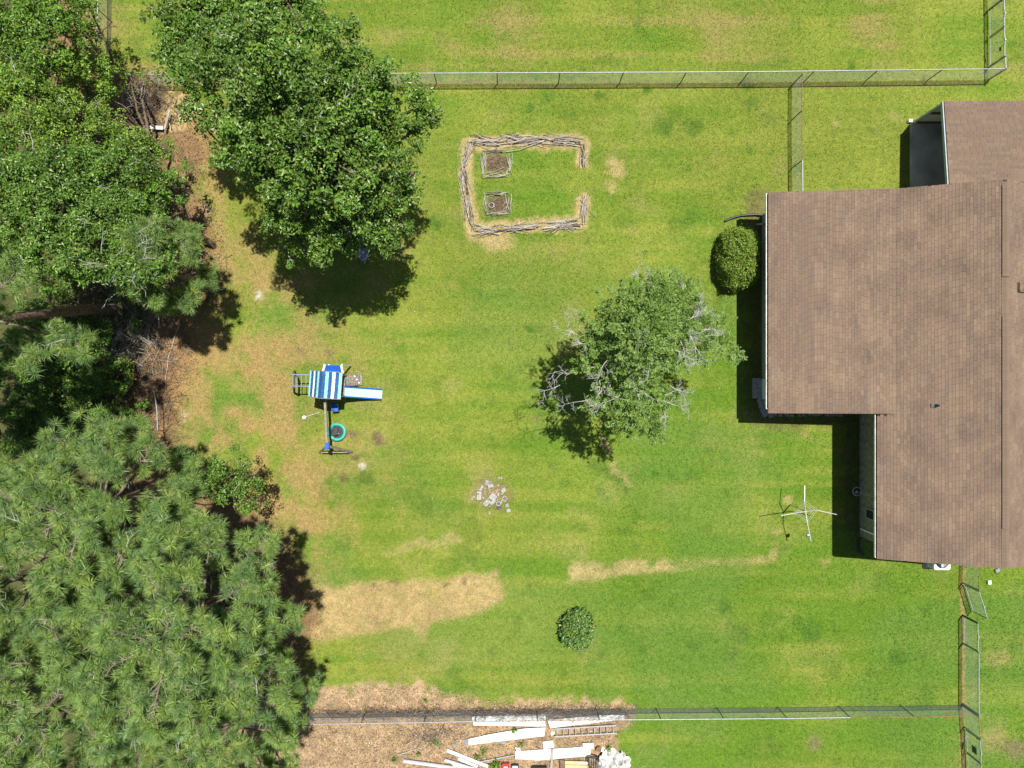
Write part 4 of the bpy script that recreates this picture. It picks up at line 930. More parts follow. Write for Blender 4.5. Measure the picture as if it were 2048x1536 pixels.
for sy in (-.53, .53):
    for z in (1.75, 2.1):
        mb = MB(); mb.bar(LP(-.62, sy, z), LP(.62, sy, z), .03, .09); mb.build('guard_rail', M['playwood'], ps)
# canopy of striped fabric over a ridge
strip = []; hw, hr, he = .75, 3.28, 2.62
def cz(x): return he + (hr - he) * (1 - abs(x) / hw)
seg = [(-.75, -.66, 'aqua'), (-.66, -.52, 'blue'), (-.52, -.42, 'canvas'), (-.42, -.29, 'blue'), (-.29, -.17, 'aqua'), (-.17, 0, 'blue'), (0, .12, 'blue'), (.12, .24, 'aqua'), (.24, .37, 'blue'), (.37, .49, 'canvas'), (.49, .63, 'blue'), (.63, .75, 'aqua')]
names = ['blue', 'aqua', 'canvas']; mb = MB(); ny = 16; rnd = random.Random(3)
for x0, x1, cn in seg:
    vs_ = []; fs = []
    for j in range(ny + 1):
        y = -.6 + 1.2 * j / ny; pinch = .02 * math.sin(j * 2.3 + x0 * 9)
        for k in range(4):
            x = x0 + (x1 - x0) * k / 3; zz = cz(x) - .035 * math.sin(math.pi * j / ny) * (1 - abs(abs(x) / hw * 2 - 1)) + .010 * math.sin(j * 2.9 + x * 17) * (1 if cn == 'blue' else .4)
            vs_.append(LP(x + pinch * .3, y, zz))
    for j in range(ny):
        for k in range(3): a = j * 4 + k; fs.append((a, a + 1, a + 5, a + 4))
    mb.add(vs_, fs, names.index(cn), True)
mb.build('canopy', [M[q] for q in names], ps)
for sy in (-.62, .62):
    for s in (-1, 1):
        mb = MB(); mb.bar(LP(0, sy, hr - .03), LP(s * .75, sy, he - .03), .035, .09); mb.build('canopy_rafter', M['playwood'], ps)
# slide
s0, s1 = Vector((-8.06, -.37, 1.36)), Vector((-6.47, -.52, .13)); dd = (s1 - s0); side = Vector((-dd.y, dd.x, 0)).normalized() * .24; n = 14
mb = MB(); rail = [MB(), MB()]; vs_ = []; fs = []; lp = [[], []]
for i in range(n + 1):
    t = i / n; p = s0.lerp(s1, t); p.z = s0.z + (s1.z - s0.z) * (t ** .9) - .10 * math.sin(t * math.pi)
    if t > .9: p.z = max(p.z, .13)
    vs_ += [p - side, p + side]; lp[0].append(p - side + Vector((0, 0, .05))); lp[1].append(p + side + Vector((0, 0, .05)))
for i in range(n): fs.append((2 * i, 2 * i + 2, 2 * i + 3, 2 * i + 1))
mb.add(vs_, fs, 0, True); slide = mb.build('slide', M['slidebed'], ps)
for q in lp: mb = MB(); mb.tube(q, .036, 8); mb.build('side_rail', M['blueplastic'], slide)
# climbing ramp of slats with holds
r0, r1 = Vector((-8.02, .20, 1.25)), Vector((-7.62, .22, .08)); holds = ['teal', 'canvas', 'pinkhold']; M['pinkhold'] = plain('pink_hold', (.5, .26, .2), .5)
ramp_t = MB(); ramp_t.bar(r0 + Vector((0, .24, 0)), r1 + Vector((0, .24, 0)), .05, .05); ramp_t.bar(r0 - Vector((0, .24, 0)), r1 - Vector((0, .24, 0)), .05, .05); rp = ramp_t.build('climbing_ramp', M['darkwood'], ps)
for k in range(6):
    c = r0.lerp(r1, (k + .5) / 6); mb = MB(); mb.obox(c + Vector((.02, 0, .03)), (.062, .29, .012), ry=math.radians(52)); mb.build('slat', M['playwood'], rp)
    for j in (-1, 0, 1):
        if (k + j) % 2 == 0: mb = MB(); mb.lathe(c + Vector((.05, j * .16, .03)), [(.05, 0), (.045, .03), (.0, .05)], 8); mb.build('hold', M[holds[(k + j) % 3]], rp)
mb = MB(); mb.bar(r1 + Vector((.1, -.28, 0)), r1 + Vector((.1, .30, 0)), .1, .08); mb.build('ramp_foot', M['playwood'], ps)
# low blue awning on the north side
q = [P(646, 744, 2.35), P(686, 746, 2.35), P(683, 731, 1.95), P(650, 730, 1.95)]
mb = MB(); mb.add([v for v in q] + [v - Vector((0, 0, .02)) for v in q], [(0, 1, 2, 3), (7, 6, 5, 4), (0, 4, 5, 1), (2, 6, 7, 3), (1, 5, 6, 2), (3, 7, 4, 0)]); aw = mb.build('awning', M['blueplastic'], ps)
for a, b_ in ((q[0], q[3]), (q[1], q[2])): mb = MB(); mb.bar(a + Vector((0, 0, .03)), b_ + Vector((0, 0, .03)), .09, .05); mb.build('awning_frame', M['canvas'], aw)
for x in (654, 663, 689): p = P(x, 730, 1.4); mb = MB(); mb.bar((p.x, p.y, 0), (p.x, p.y, 1.9), .06, .06); mb.build('awning_post', M['offwhite'], ps)
# overhead ladder on the west side
for py in (749, 772):
    mb = MB(); mb.tube([P(620, py + 1, 1.95), P(583, py, 1.95)], .03, 8); mb.build('ladder_rail', M['lilac'], ps)
for px in (586, 594, 603, 612):
    mb = MB(); mb.tube([P(px, 748, 1.95), P(px, 773, 1.95)], .018, 7); mb.build('rung', M['lilac'], ps)
mb = MB(); mb.bar(P(588, 745, 1.9), P(587, 776, 1.9), .09, .09); mb.build('end_beam', M['darkwood'], ps)
for py, fy in ((746, 742), (775, 786)):
    mb = MB(); a = P(588, py, 1.9); f = P(594, fy, 0); mb.bar(a, (f.x - .15, f.y, -.05), .08, .08); mb.build('leg', M['darkwood'], ps)
# swing beam and its A frame
B0, B1 = P(650, 797, 2.25), P(654.5, 892, 2.25)
mb = MB(); mb.bar(B0, B1, .10, .14); mb.build('swing_beam', M['playwood'], ps)
F0, F1 = Vector((-9.62, -3.42, 0)), Vector((-7.95, -3.42, 0))
for f in (F0, F1):
    mb = MB(); mb.bar(B1, f + Vector((0, 0, -.05)), .09, .09); mb.build('leg', M['playwood'], ps)
mb = MB(); mb.bar(B1.lerp(F0, .78) + Vector((0, -.06, 0)), B1.lerp(F1, .78) + Vector((0, -.06, 0)), .06, .09); mb.build('cross_brace', M['playwood'], ps)
mb = MB(); mb.obox(B1 + Vector((0, 0, -.02)), (.09, .16, .10), TH); mb.build('bracket', M['blueplastic'], ps)
def swing_ropes(y0, y1, zs, mat='black'):
    out = []
    for y in (y0, y1):
        t = (y - B0.y) / (B1.y - B0.y); top = B0.lerp(B1, t); mb = MB(); mb.tube([top - Vector((0, 0, .08)), Vector((top.x + .02, y, zs))], .009, 5); mb.build('rope', M[mat], ps); out.append(top)
    return out
a = swing_ropes(-.95, -1.28, .62); mb = MB(); x = a[0].x + .05
mb.obox((x, -1.2, .55), (.15, .16, .02), .05); mb.obox((x - .02, -.98, .74), (.14, .025, .2), .05, rx=.35); mb.obox((x + .14, -1.15, .62), (.02, .14, .06)); mb.obox((x - .14, -1.15, .62), (.02, .14, .06)); mb.build('bucket_seat', M['blueplastic'], ps)
a = swing_ropes(-2.05, -2.5, .55); mb = MB(); mb.obox((a[0].x + .02, -2.28, .53), (.09, .24, .012)); mb.build('strap_seat', M['black'], ps)
# trampoline
c = P(673.5, 864, .26); tr = thing('trampoline', (c.x, c.y, 0), 'small round trampoline with teal rim and black mat under the swing beam', 'trampoline')
mb = MB(); mb.lathe((c.x, c.y, .24), [(.0, .0), (.33, .0)], 32); mt = mb.build('mat', M['mat'], tr)
mb = MB()
for k, (dx, w) in enumerate(((-.09, .018), (-.05, .012), (-.015, .02), (.03, .012), (.07, .02), (.11, .01))): mb.obox((c.x + dx * .9, c.y - .04 - dx * .35, .2435), (w, .012, .0012), -.4)
mb.build('printed_mark', M['offwhite'], mt)
mb = MB(); mb.lathe((c.x, c.y, .25), [(.31, 0), (.33, .018), (.42, .02), (.455, 0), (.455, -.05)], 36); mb.build('rim_pad', M['teal'], tr)
for k in range(6): mb = MB(); t = k * 1.047 + .3; mb.tube([(c.x + .42 * math.cos(t), c.y + .42 * math.sin(t), .22), (c.x + .42 * math.cos(t), c.y + .42 * math.sin(t), -.02)], .015, 6); mb.build('leg', M['galv'], tr)
# scoop toy
p = P(608, 835, .05); q = P(639, 825, .06); t = thing('plastic_scoop', (p.x, p.y, 0), 'white ball scoop on a thin stick lying left of the swing beam', 'toy')
mb = MB(); mb.lathe((p.x, p.y, 0), [(.0, .12), (.06, .115), (.095, .07), (.10, .02)], 14); mb.build('scoop', M['white'], t); mb = MB(); mb.tube([(p.x + .07, p.y + .03, .06), q], .012, 6); mb.build('handle', M['offwhite'], t)
# chairs below the tree
def lawn_chair(label, p, rz, fab, fr):
    t = thing('lawn_chair', (p.x, p.y, 0), label, 'chair', 'lawn chairs under the tree'); R = Matrix.Rotation(rz, 4, 'Z'); w = lambda x, y, z: p + R @ Vector((x, y, z))
    mb = MB(); mb.hexa([w(-.24, -.24, .40), w(.24, -.24, .40), w(.24, .24, .38), w(-.24, .24, .38), w(-.24, -.24, .42), w(.24, -.24, .42), w(.24, .24, .40), w(-.24, .24, .40)]); mb.build('seat', fab, t)
    mb = MB(); mb.hexa([w(-.24, .24, .40), w(.24, .24, .40), w(.24, .46, .95), w(-.24, .46, .95), w(-.24, .26, .40), w(.24, .26, .40), w(.24, .48, .95), w(-.24, .48, .95)]); mb.build('backrest', fab, t)
    for sx in (-.26, .26):
        mb = MB(); mb.tube([w(sx, -.26, 0), w(sx, .2, .55), w(sx, .48, .97)], .014, 6); mb.build('back_frame', fr, t)
        mb = MB(); mb.tube([w(sx, .38, 0), w(sx, -.26, .6), w(sx, .2, .62)], .014, 6); mb.build('leg', fr, t)
    return t
lawn_chair('pale blue folding chair half hidden at the lower edge of the big tree', Vector((*P(727, 512)[:2], 0)), -.7, M['lilac'], M['white'])
lawn_chair('navy folding chair in the shade under the big leafy tree', Vector((*P(690, 492)[:2], 0)), .2, M['blueplastic'], M['black'])

# ------------------------------------------------------------------ rotary clothes line
M['alu'] = plain('white_aluminium', (0.42, 0.43, 0.42), 0.4, 0.2, 0.06)
ctr = P(1611, 1022.7, 1.85); cl = thing('rotary_clothesline', (ctr.x, ctr.y, 0), 'white four-armed rotary clothesline on the lawn beside the house shadow', 'clothesline')
mb = MB(); mb.tube([(ctr.x, ctr.y, -.1), (ctr.x, ctr.y, 1.9)], .03, 10); mb.build('pole', M['alu'], cl)
tips = [P(1609.4, 971, 2.0), P(1562, 1031, 2.0), P(1673.5, 1029, 2.0), P(1622, 1082.5, 2.0)]; knees = [P(1609, 1003, 2.1), P(1590, 1026, 2.05), P(1632.6, 1020, 2.1), P(1614.5, 1045, 2.05)]
for k, (a, b_) in enumerate(zip(knees, tips)): mb = MB(); mb.bar(ctr, a, .034, .03); mb.bar(a, b_, .030, .03); mb.build('arm', M['alu'], cl)
order = [0, 2, 3, 1]
mb = MB()
for f in (.62, .88, 1.1):
    for i in range(4):
        a, b_ = knees[order[i]], knees[order[(i + 1) % 4]]; pa = ctr.lerp(a, f) + Vector((0, 0, .03)); pb = ctr.lerp(b_, f) + Vector((0, 0, .03)); mb.tube([pa, pa.lerp(pb, .5) - Vector((0, 0, .03)), pb], .004, 4)
mb.build('lines', M['offwhite'], cl)
pj = P(1617, 1072, 1.75); t = thing('hanging_jug', (pj.x, pj.y, 1.6), 'white jug hanging near the lower arm tip of the rotary clothesline', 'jug')
mb = MB(); mb.lathe((pj.x, pj.y, 1.58), [(0, 0), (.085, .01), (.09, .18), (.04, .25), (.03, .29), (0, .29)], 14); mb.build('body', M['white'], t); mb = MB(); mb.lathe((pj.x, pj.y, 1.865), [(.034, 0), (.034, .03), (0, .035)], 10); mb.build('cap', M['black'], t)

# ------------------------------------------------------------------ stick garden
def crooked(rnd, p, ang, L, r, z0, z1, n=6):
    pts = []; x, y = p.x - math.cos(ang) * L / 2, p.y - math.sin(ang) * L / 2; a = ang + rnd.uniform(-.2, .2)
    for i in range(n + 1):
        pts.append((x, y, z0 + (z1 - z0) * i / n + rnd.uniform(-.012, .012))); a += rnd.uniform(-.28, .28); a = a * .7 + ang * .3; x += math.cos(a) * L / n; y += math.sin(a) * L / n
    return pts, [r * (1 - .55 * i / n) for i in range(n + 1)]
def sticks_along(t, path, nper, rnd, spread, Lr, rr_, mats, zmax=.16, dev=.16):
    for (a, b_) in zip(path[:-1], path[1:]):
        a = P(*a); b_ = P(*b_); L = (b_ - a).length; ang = math.atan2(b_.y - a.y, b_.x - a.x)
        for k in range(max(1, int(nper * L))):
            f = rnd.uniform(0.02, .98); c = a.lerp(b_, f) + Vector((rnd.gauss(0, spread), rnd.gauss(0, spread), 0)); z = rnd.uniform(.015, zmax); ln = min(rnd.uniform(*Lr), L * .96); f = .5 + (f - .5) * max(.12, 1.06 - ln / L); c = a.lerp(b_, f) + Vector((rnd.gauss(0, spread), rnd.gauss(0, spread), 0))
            pts, rad = crooked(rnd, c, ang + rnd.gauss(0, dev) + (math.pi if rnd.random() < .5 else 0), ln, rnd.uniform(*rr_), z, max(.015, z + rnd.uniform(-.06, .06)))
            mb = MB(); mb.tube(pts, rad, 6)
            if rnd.random() < .35:
                q = pts[rnd.randrange(2, 5)]; sa = ang + rnd.choice((-1, 1)) * rnd.uniform(.4, .9); mb.tube([q, (q[0] + math.cos(sa) * .2, q[1] + math.sin(sa) * .2, q[2] + .03), (q[0] + math.cos(sa + .2) * .36, q[1] + math.sin(sa + .2) * .36, q[2] + .03)], [.010, .008, .004], 5)
            mb.build('stick', M[rnd.choice(mats)], t)
M['stick_pale'] = plain('bleached_stick', (0.47, 0.43, 0.38), 0.85, scale=5, col2=(0.26, 0.225, 0.185))
mats = ['stick', 'stick_pale', 'stick_pale', 'stick_pale', 'stick_dark']; rnd = random.Random(71)
c0 = P(1050, 370); t = thing('stick_border', (c0.x, c0.y, 0), 'rectangular border of grey sticks and branches laid on the lawn, open on the right', 'border')
sticks_along(t, [(1168, 338), (1166, 282)], 11, rnd, .05, (.6, 1.3), (.012, .026), mats)
sticks_along(t, [(1166, 282), (1090, 280), (1000, 281), (940, 284)], 12, rnd, .075, (.8, 2.2), (.013, .03), mats)
sticks_along(t, [(938, 284), (929, 330), (932, 390), (938, 440), (945, 460)], 12, rnd, .07, (.7, 1.9), (.011, .026), mats)
sticks_along(t, [(945, 458), (1000, 460), (1080, 454), (1168, 446)], 11, rnd, .075, (.6, 1.7), (.012, .028), mats)
sticks_along(t, [(1168, 448), (1170, 386)], 9, rnd, .05, (.6, 1.3), (.012, .026), mats)
pts, rad = crooked(rnd, P(1122, 452), .12, 1.75, .05, .07, .07, 8); mb = MB(); mb.tube(pts, rad, 8); mb.build('branch', M['stick_pale'], t)
for lab, cx, cy, w, h, sd in (('upper small square bed of soil framed by bent sticks', 992, 328, 25, 24, 72), ('lower small square bed of soil framed by straight sticks', 994, 408, 24, 19, 73)):
    rnd = random.Random(sd); c = P(cx, cy); t = thing('stick_bed', (c.x, c.y, 0), lab, 'garden bed', 'small beds inside the stick border')
    for a, b_ in (((cx - w, cy - h), (cx + w, cy - h)), ((cx + w, cy - h), (cx + w, cy + h)), ((cx + w, cy + h), (cx - w, cy + h)), ((cx - w, cy + h), (cx - w, cy - h))):
        sticks_along(t, [a, b_], 6.5, rnd, .04, (.6, 1.2), (.012, .022), mats, .14, .10)
    mb = MB()
    for k in range(140): mb.obox((c.x + rnd.gauss(0, .22), c.y + rnd.gauss(0, .2), .01), (rnd.uniform(.01, .03), rnd.uniform(.01, .02), .012), rnd.uniform(0, 3), rnd.uniform(-.5, .5))
    tag(mb.build('soil_clods', plain('soil_clod', (.15, .10, .07), .95, var=.3), t), kind='stuff')
p = P(983, 411, .03); mb = MB(); mb.tube([(p.x + (.13 + .02 * math.sin(k)) * math.cos(k * .42), p.y + .13 * math.sin(k * .42), .03 + .002 * k) for k in range(32)], .012, 6); o = mb.build('wire_coil', M['galv'], None, (p.x, p.y, 0)); tag(o, 'grey coil of wire lying in the lower small bed', 'wire coil')

# ------------------------------------------------------------------ rubble heap
M['rubble'] = plain('white_rubble', (0.33, 0.318, 0.30), 0.85, var=0.15, scale=12, bump=.3); M['rubble2'] = plain('grey_rubble', (0.26, 0.25, 0.24), 0.9, var=0.2, scale=12); M['brick'] = plain('orange_brick', (0.36, 0.19, 0.11), 0.9, var=0.2, scale=12)
M['darkbrick'] = plain('dark_scrap', (0.10, 0.085, 0.075), 0.9, var=0.3)
rnd = random.Random(81)
def chunk(name, lab, px, py, a, b_, th, rz, mat, z=.0, jag=.12, cat='rubble', group='rubble heap on the lawn'):
    p = P(px, py, .05); poly = []
    for x, y in ((-a, -b_), (0, -b_), (a, -b_), (a, 0), (a, b_), (0, b_), (-a, b_), (-a, 0)):
        x *= 1 + rnd.uniform(-jag, jag); y *= 1 + rnd.uniform(-jag, jag); poly.append((p.x + x * math.cos(rz) - y * math.sin(rz), p.y + x * math.sin(rz) + y * math.cos(rz)))
    mb = MB(); mb.prism(poly, z - .02, z + th); o = mb.build(name, M[mat], None, (p.x, p.y, z)); tag(o, lab, cat, group); return o
def frame_piece(lab, px, py, s, rz, mat):
    p = P(px, py, .06); mb = MB(); R = Matrix.Rotation(rz, 3, 'Z')
    for dx, dy, hx, hy in ((-s, 0, .02, s), (s, 0, .02, s), (0, -s, s - .02, .02), (0, s, s - .02, .02)): mb.obox(p + R @ Vector((dx, dy, 0)), (hx, hy, .05), rz)
    o = mb.build('hollow_block', M[mat], None, (p.x, p.y, 0)); tag(o, lab, 'block', 'rubble heap on the lawn')
o = chunk('concrete_slab', 'long white slab with a black hole at the left side of the rubble heap', 958.3, 991, .115, .215, .09, -.06, 'rubble', jag=.04, cat='slab')
p = P(956.5, 988, .1); mb = MB(); mb.obox((p.x, p.y, .0925), (.045, .03, .0015), .5); h = mb.build('hole', M['black'], o)
o = chunk('square_tile', 'tilted square tile with grey centre below the long white slab', 972, 1007, .115, .115, .06, .75, 'rubble', jag=.03, cat='tile'); p = P(972, 1007, .06); mb = MB(); mb.obox((p.x, p.y, .062), (.07, .06, .0015), .75); mb.build('inset', M['rubble2'], o)
frame_piece('hollow pale frame at the right side of the rubble heap', 1009, 997, .105, .72, 'rubble'); frame_piece('hollow pale frame over dark scrap at the bottom of the rubble heap', 997, 1007, .09, .05, 'rubble')
chunk('concrete_chunk', 'large broken white chunk in the centre of the rubble heap', 986, 994, .20, .15, .12, -.6, 'rubble', .0, .25)
chunk('concrete_chunk', 'rounded white lump at the top of the rubble heap', 981, 971.5, .13, .10, .1, .2, 'rubble', 0, .2)
chunk('concrete_chunk', 'grey flat piece at the upper left of the rubble heap', 974, 966, .12, .08, .05, .9, 'rubble2', 0, .2)
chunk('concrete_chunk', 'narrow white bar at the left top of the rubble heap', 963, 976, .05, .13, .07, -.5, 'rubble', 0, .1)
chunk('concrete_chunk', 'pale chunk at the right top of the rubble heap', 1007, 981, .13, .09, .1, .8, 'rubble', 0, .2)
chunk('concrete_chunk', 'pale grey piece at the far lower right of the rubble heap', 1014, 1011, .09, .08, .06, .2, 'rubble2', 0, .15)
chunk('concrete_chunk', 'white square piece at the lowest right corner of the rubble heap', 1017, 1021, .10, .08, .07, .25, 'rubble', 0, .12)
chunk('concrete_chunk', 'white slab end below the centre of the rubble heap', 985, 1004, .14, .08, .09, .6, 'rubble', 0, .2)
for lab, x, y in (('orange brick piece nearest the top of the rubble heap', 992, 981), ('orange brick piece in the middle of the rubble heap', 989, 986.5)): chunk('brick_piece', lab, x, y, .11, .055, .09, rnd.uniform(.2, .8), 'brick', 0, .15, 'brick')
chunk('scrap_lump', 'dark scrap lump at the bottom of the rubble heap', 998.5, 1015.5, .10, .08, .07, .3, 'darkbrick', 0, .3)
for k in range(46):
    x, y = 986 + rnd.gauss(0, 12), 993 + rnd.gauss(0, 11); chunk('rubble_fragment', 'small broken fragment in the rubble heap on the lawn', x, y, rnd.uniform(.02, .075), rnd.uniform(.02, .05), rnd.uniform(.02, .07), rnd.uniform(0, 3), rnd.choice(['rubble', 'rubble', 'rubble', 'rubble2', 'brick']), 0, .3, 'rubble', 'small rubble fragments')
for x, y in ((998, 956), (1003, 956), (947, 994), (944, 998), (979, 1026)): chunk('rubble_fragment', 'small broken fragment in the rubble heap on the lawn', x, y, .05, .035, .04, rnd.uniform(0, 3), 'rubble', 0, .3, 'rubble', 'small rubble fragments')

# ------------------------------------------------------------------ scrap along the bottom fence
M['board'] = plain('yellow_board', (0.58, 0.44, 0.22), 0.8, var=0.15, scale=9); M['greyboard'] = plain('grey_board', (0.34, 0.29, 0.24), 0.85, var=0.15); M['slate'] = plain('grey_slate', (0.20, 0.22, 0.23), 0.7, var=0.15); M['red'] = plain('red_plastic', (0.42, 0.035, 0.03), 0.4, var=0.1); M['alum'] = plain('bright_aluminium', (0.62, 0.63, 0.64), 0.35, 0.6, .06)
def sheet(name, lab, quad, z, mat, cat, group=None, ribs=0, th=.03):
    q = [P(x, y, z) for x, y in quad]; c = sum(q, Vector()) / len(q); mb = MB(); mb.prism([(v.x, v.y) for v in q][::-1] if False else [(v.x, v.y) for v in q], z - th, z); o = mb.build(name, M[mat], None, (c.x, c.y, 0)); tag(o, lab, cat, group)
    for k in range(ribs):
        f = (k + 1) / (ribs + 1); a = q[0].lerp(q[3], f); b_ = q[1].lerp(q[2], f); mb = MB(); mb.bar(a + Vector((0, 0, .006)), b_ + Vector((0, 0, .006)), .025, .012); mb.build('rib', M['vinyl'], o)
    return o
GP = 'white siding sheets by the bottom fence'
sheet('siding_sheet', 'white ribbed siding sheet under the bottom fence, leftmost of the upper pair', [(943, 1432), (1091, 1427.5), (1091.5, 1453), (947, 1451)][::-1], .16, 'vinyl', 'siding', GP, 2)
sheet('siding_sheet', 'white siding sheet under the bottom fence just above the ladder', [(1094, 1440), (1248.5, 1427), (1249, 1438.5), (1101, 1456.5)][::-1], .20, 'vinyl', 'siding', GP, 1)
sheet('siding_sheet', 'white siding sheet slanting down left below the upper pair', [(1091, 1455), (1088.5, 1472.5), (1010, 1481.5), (937.5, 1490.5), (937, 1478), (977, 1469), (1049, 1457)][::-1][::-1], .12, 'vinyl', 'siding', GP)
sheet('siding_sheet', 'small white siding square touching the large low sheet', [(1085, 1483.5), (1106, 1481), (1108, 1495.5), (1087, 1498)][::-1], .10, 'vinyl', 'siding', GP)
sheet('siding_sheet', 'largest white siding sheet at the bottom, with a plank across it', [(1030, 1503), (1100, 1498), (1181, 1493), (1181, 1512), (1130, 1516), (1080, 1521), (1031, 1518)][::-1], .07, 'vinyl', 'siding', GP)
sheet('siding_sheet', 'small white siding piece at the right end of the largest sheet', [(1165, 1486.5), (1187, 1486), (1187, 1497), (1166, 1497.5)][::-1], .12, 'vinyl', 'siding', GP)
sheet('plank', 'grey brown plank lying across the largest white sheet', [(1103, 1498), (1107.5, 1498.2), (1104.5, 1537), (1100, 1537)][::-1], .15, 'greyboard', 'plank')
for lab, a, b_, w, mat in (('white board pointing down right beside the leafy weed', (894, 1500.5), (976, 1533), 6.5, 'vinyl'), ('long grey gutter piece at the bottom left of the scrap', (807, 1521), (955, 1541), 6, 'alum'), ('grey gutter piece between the white boards', (890, 1519), (975, 1545), 5, 'alum'), ('short white board between the long ones at the bottom', (916, 1517), (955, 1533), 5.5, 'vinyl'), ('lowest white board of the fan of boards', (904, 1527), (948, 1541), 5, 'vinyl'), ('thin grey pipe left of the largest white sheet', (958, 1524), (1028, 1510.5), 2.4, 'galv')):
    A, B = P(*a, .08), P(*b_, .08); mb = MB(); w *= GSD; sd = Vector((-(B - A).y, (B - A).x, 0)).normalized() * w / 2
    if mat == 'alum': mb.bar(A, B, w, .008); mb.bar(A + sd + Vector((0, 0, .03)), B + sd + Vector((0, 0, .03)), .012, .06); mb.bar(A - sd + Vector((0, 0, .03)), B - sd + Vector((0, 0, .03)), .012, .06)
    elif mat == 'galv': mb.tube([A, B], w / 2, 8)
    else: mb.bar(A, B, w, .035)
    tag(mb.build('scrap_board', M[mat], None, (A.x, A.y, 0)), lab, 'board', 'boards and gutters in the scrap')
ld = thing('aluminium_ladder', tuple(P(1170, 1462)), 'aluminium ladder lying flat below the bottom fence', 'ladder')
L = [(P(1108, 1457.5, .14), P(1232, 1450.5, .14)), (P(1109, 1473, .14), P(1233, 1466, .14))]
for a, b_ in L: mb = MB(); mb.bar(a, b_, .045, .07); mb.build('rail', M['alum'], ld)
for k in range(10): f = .04 + k * .101; mb = MB(); mb.tube([L[0][0].lerp(L[0][1], f), L[1][0].lerp(L[1][1], f)], .02, 7); mb.build('rung', M['alum'], ld)
# crumpled white tarp
rs2 = np.random.RandomState(9); gx2, gy2 = np.meshgrid(np.linspace(-1, 1, 70), np.linspace(-1, 1, 60)); cc = P(1228, 1530, .2)
rr2 = np.hypot(gx2, gy2); X2 = cc.x + gx2 * .88 + (fbm(gx2 + 3, gy2, .3, 5) - .5) * .25; Y2 = cc.y + gy2 * .72 + (fbm(gx2, gy2 + 7, .3, 6) - .5) * .25
ridge = np.abs(fbm(gx2 + 5, gy2 + 2, .34, 8, 3) - .5) * 3; Z2 = .02 + np.clip(1 - np.maximum(np.abs(gx2), np.abs(gy2)) ** 3, 0, 1) * (.10 + .75 * np.clip(1 - ridge, 0, 1) ** 1.6)
V = np.stack([X2, Y2, Z2], -1).reshape(-1, 3); ii = np.arange(V.shape[0]).reshape(60, 70); F = np.stack([ii[:-1, :-1], ii[:-1, 1:], ii[1:, 1:], ii[1:, :-1]], -1).reshape(-1, 4)
keep = (rr2 < 1.02 + .2 * (fbm(gx2 * 2 + 1, gy2 * 2, .6, 4) - .5)).reshape(-1); F = F[keep[F].all(1)]
tag(np_mesh('crumpled_tarp', V, F, M['vinyl'], None, (cc.x, cc.y, 0), None, True), 'crumpled white plastic sheet heap at the bottom edge', 'plastic sheet')
c = P(1186, 1526, .2); t = thing('wire_crate', (c.x, c.y, 0), 'black wire rack with handles beside the crumpled white sheet', 'rack')
for k in range(5): mb = MB(); mb.tube([(c.x - .22 + k * .11, c.y - .35, .25), (c.x - .22 + k * .11, c.y + .3, .25)], .014, 6); mb.build('bar', M['black'], t)
for y in (-.3, -.05, .28): mb = MB(); mb.tube([(c.x - .25, c.y + y, .24), (c.x + .25, c.y + y, .24)], .016, 6); mb.build('cross_bar', M['black'], t)
mb = MB(); mb.tube([(c.x - .28, c.y + .1, .3), (c.x - .26, c.y + .34, .34), (c.x, c.y + .4, .36), (c.x + .26, c.y + .34, .34), (c.x + .28, c.y + .1, .3)], .035, 8); mb.build('handle', M['black'], t)
for k, (x0, x1, y0, y1, z, mat, lab) in enumerate(((1130, 1176, 1522, 1529, .12, 'board', 'upper yellow board left of the black rack'), (1130, 1178, 1530, 1544, .10, 'board', 'lower yellow board left of the black rack'), (1120, 1129, 1520, 1546, .14, 'brownwood', 'short brown upright board left of the yellow boards'), (1158, 1177, 1523, 1526.5, .16, 'vinyl', 'narrow white strip on the yellow boards'))):
    sheet('board', lab, [(x0, y0), (x1, y0 + 1), (x1, y1 + 1), (x0, y1)][::-1], z, mat, 'board', 'short boards by the rack')
p = P(1196.5, 1495.5); t = thing('rusty_pot', (p.x, p.y, 0), 'round rusty pot above the crumpled white sheet', 'pot'); mb = MB(); mb.lathe((p.x, p.y, 0), [(0, .05), (.10, .05), (.115, .2), (.135, .2), (.135, .19), (.12, 0)], 18); mb.build('pot', M['rust'], t); mb = MB(); mb.lathe((p.x, p.y, .15), [(0, 0), (.108, 0)], 16); mb.build('soil', M['brownwood'], t)
p = P(1011, 1531); mb = MB(); mb.prism(rrect(p.x, p.y, .2, .2, .08), 0, .22); t = mb.build('red_box', M['red'], None, (p.x, p.y, 0)); tag(t, 'red plastic box with a white panel at the bottom edge', 'box'); mb = MB(); mb.box(p.x - .08, p.x + .1, p.y - .1, p.y + .06, .222, .226); mb.build('panel', M['white'], t)
p = P(1030, 1533); mb = MB(); mb.prism(rrect(p.x, p.y, .19, .16, .05), 0, .16); mb.prism(rrect(p.x, p.y, .15, .12, .04), .16, .165, 1); t = mb.build('black_tub', [M['black'], M['greytrim']], None, (p.x, p.y, 0)); tag(t, 'black tub right of the red box at the bottom edge', 'tub')
p = P(1078, 1534); mb = MB(); mb.prism(rrect(p.x, p.y, .38, .1, .05), 0, .2); tag(mb.build('black_box', M['black'], None, (p.x, p.y, 0)), 'long black case at the bottom edge below the largest sheet', 'case')
for lab, x, y, a, b_ in (('grey slate piece at the left tip of the slanting sheet', 933, 1484, .15, .12), ('grey slate piece under the slanting white sheet', 1004, 1484, .18, .07), ('small grey slate piece left of the slanting sheet', 909, 1490, .09, .07)): chunk('slate_piece', lab, x, y, a, b_, .03, rnd.uniform(-.3, .3), 'slate', 0, .15, 'slate', 'slates in the scrap')
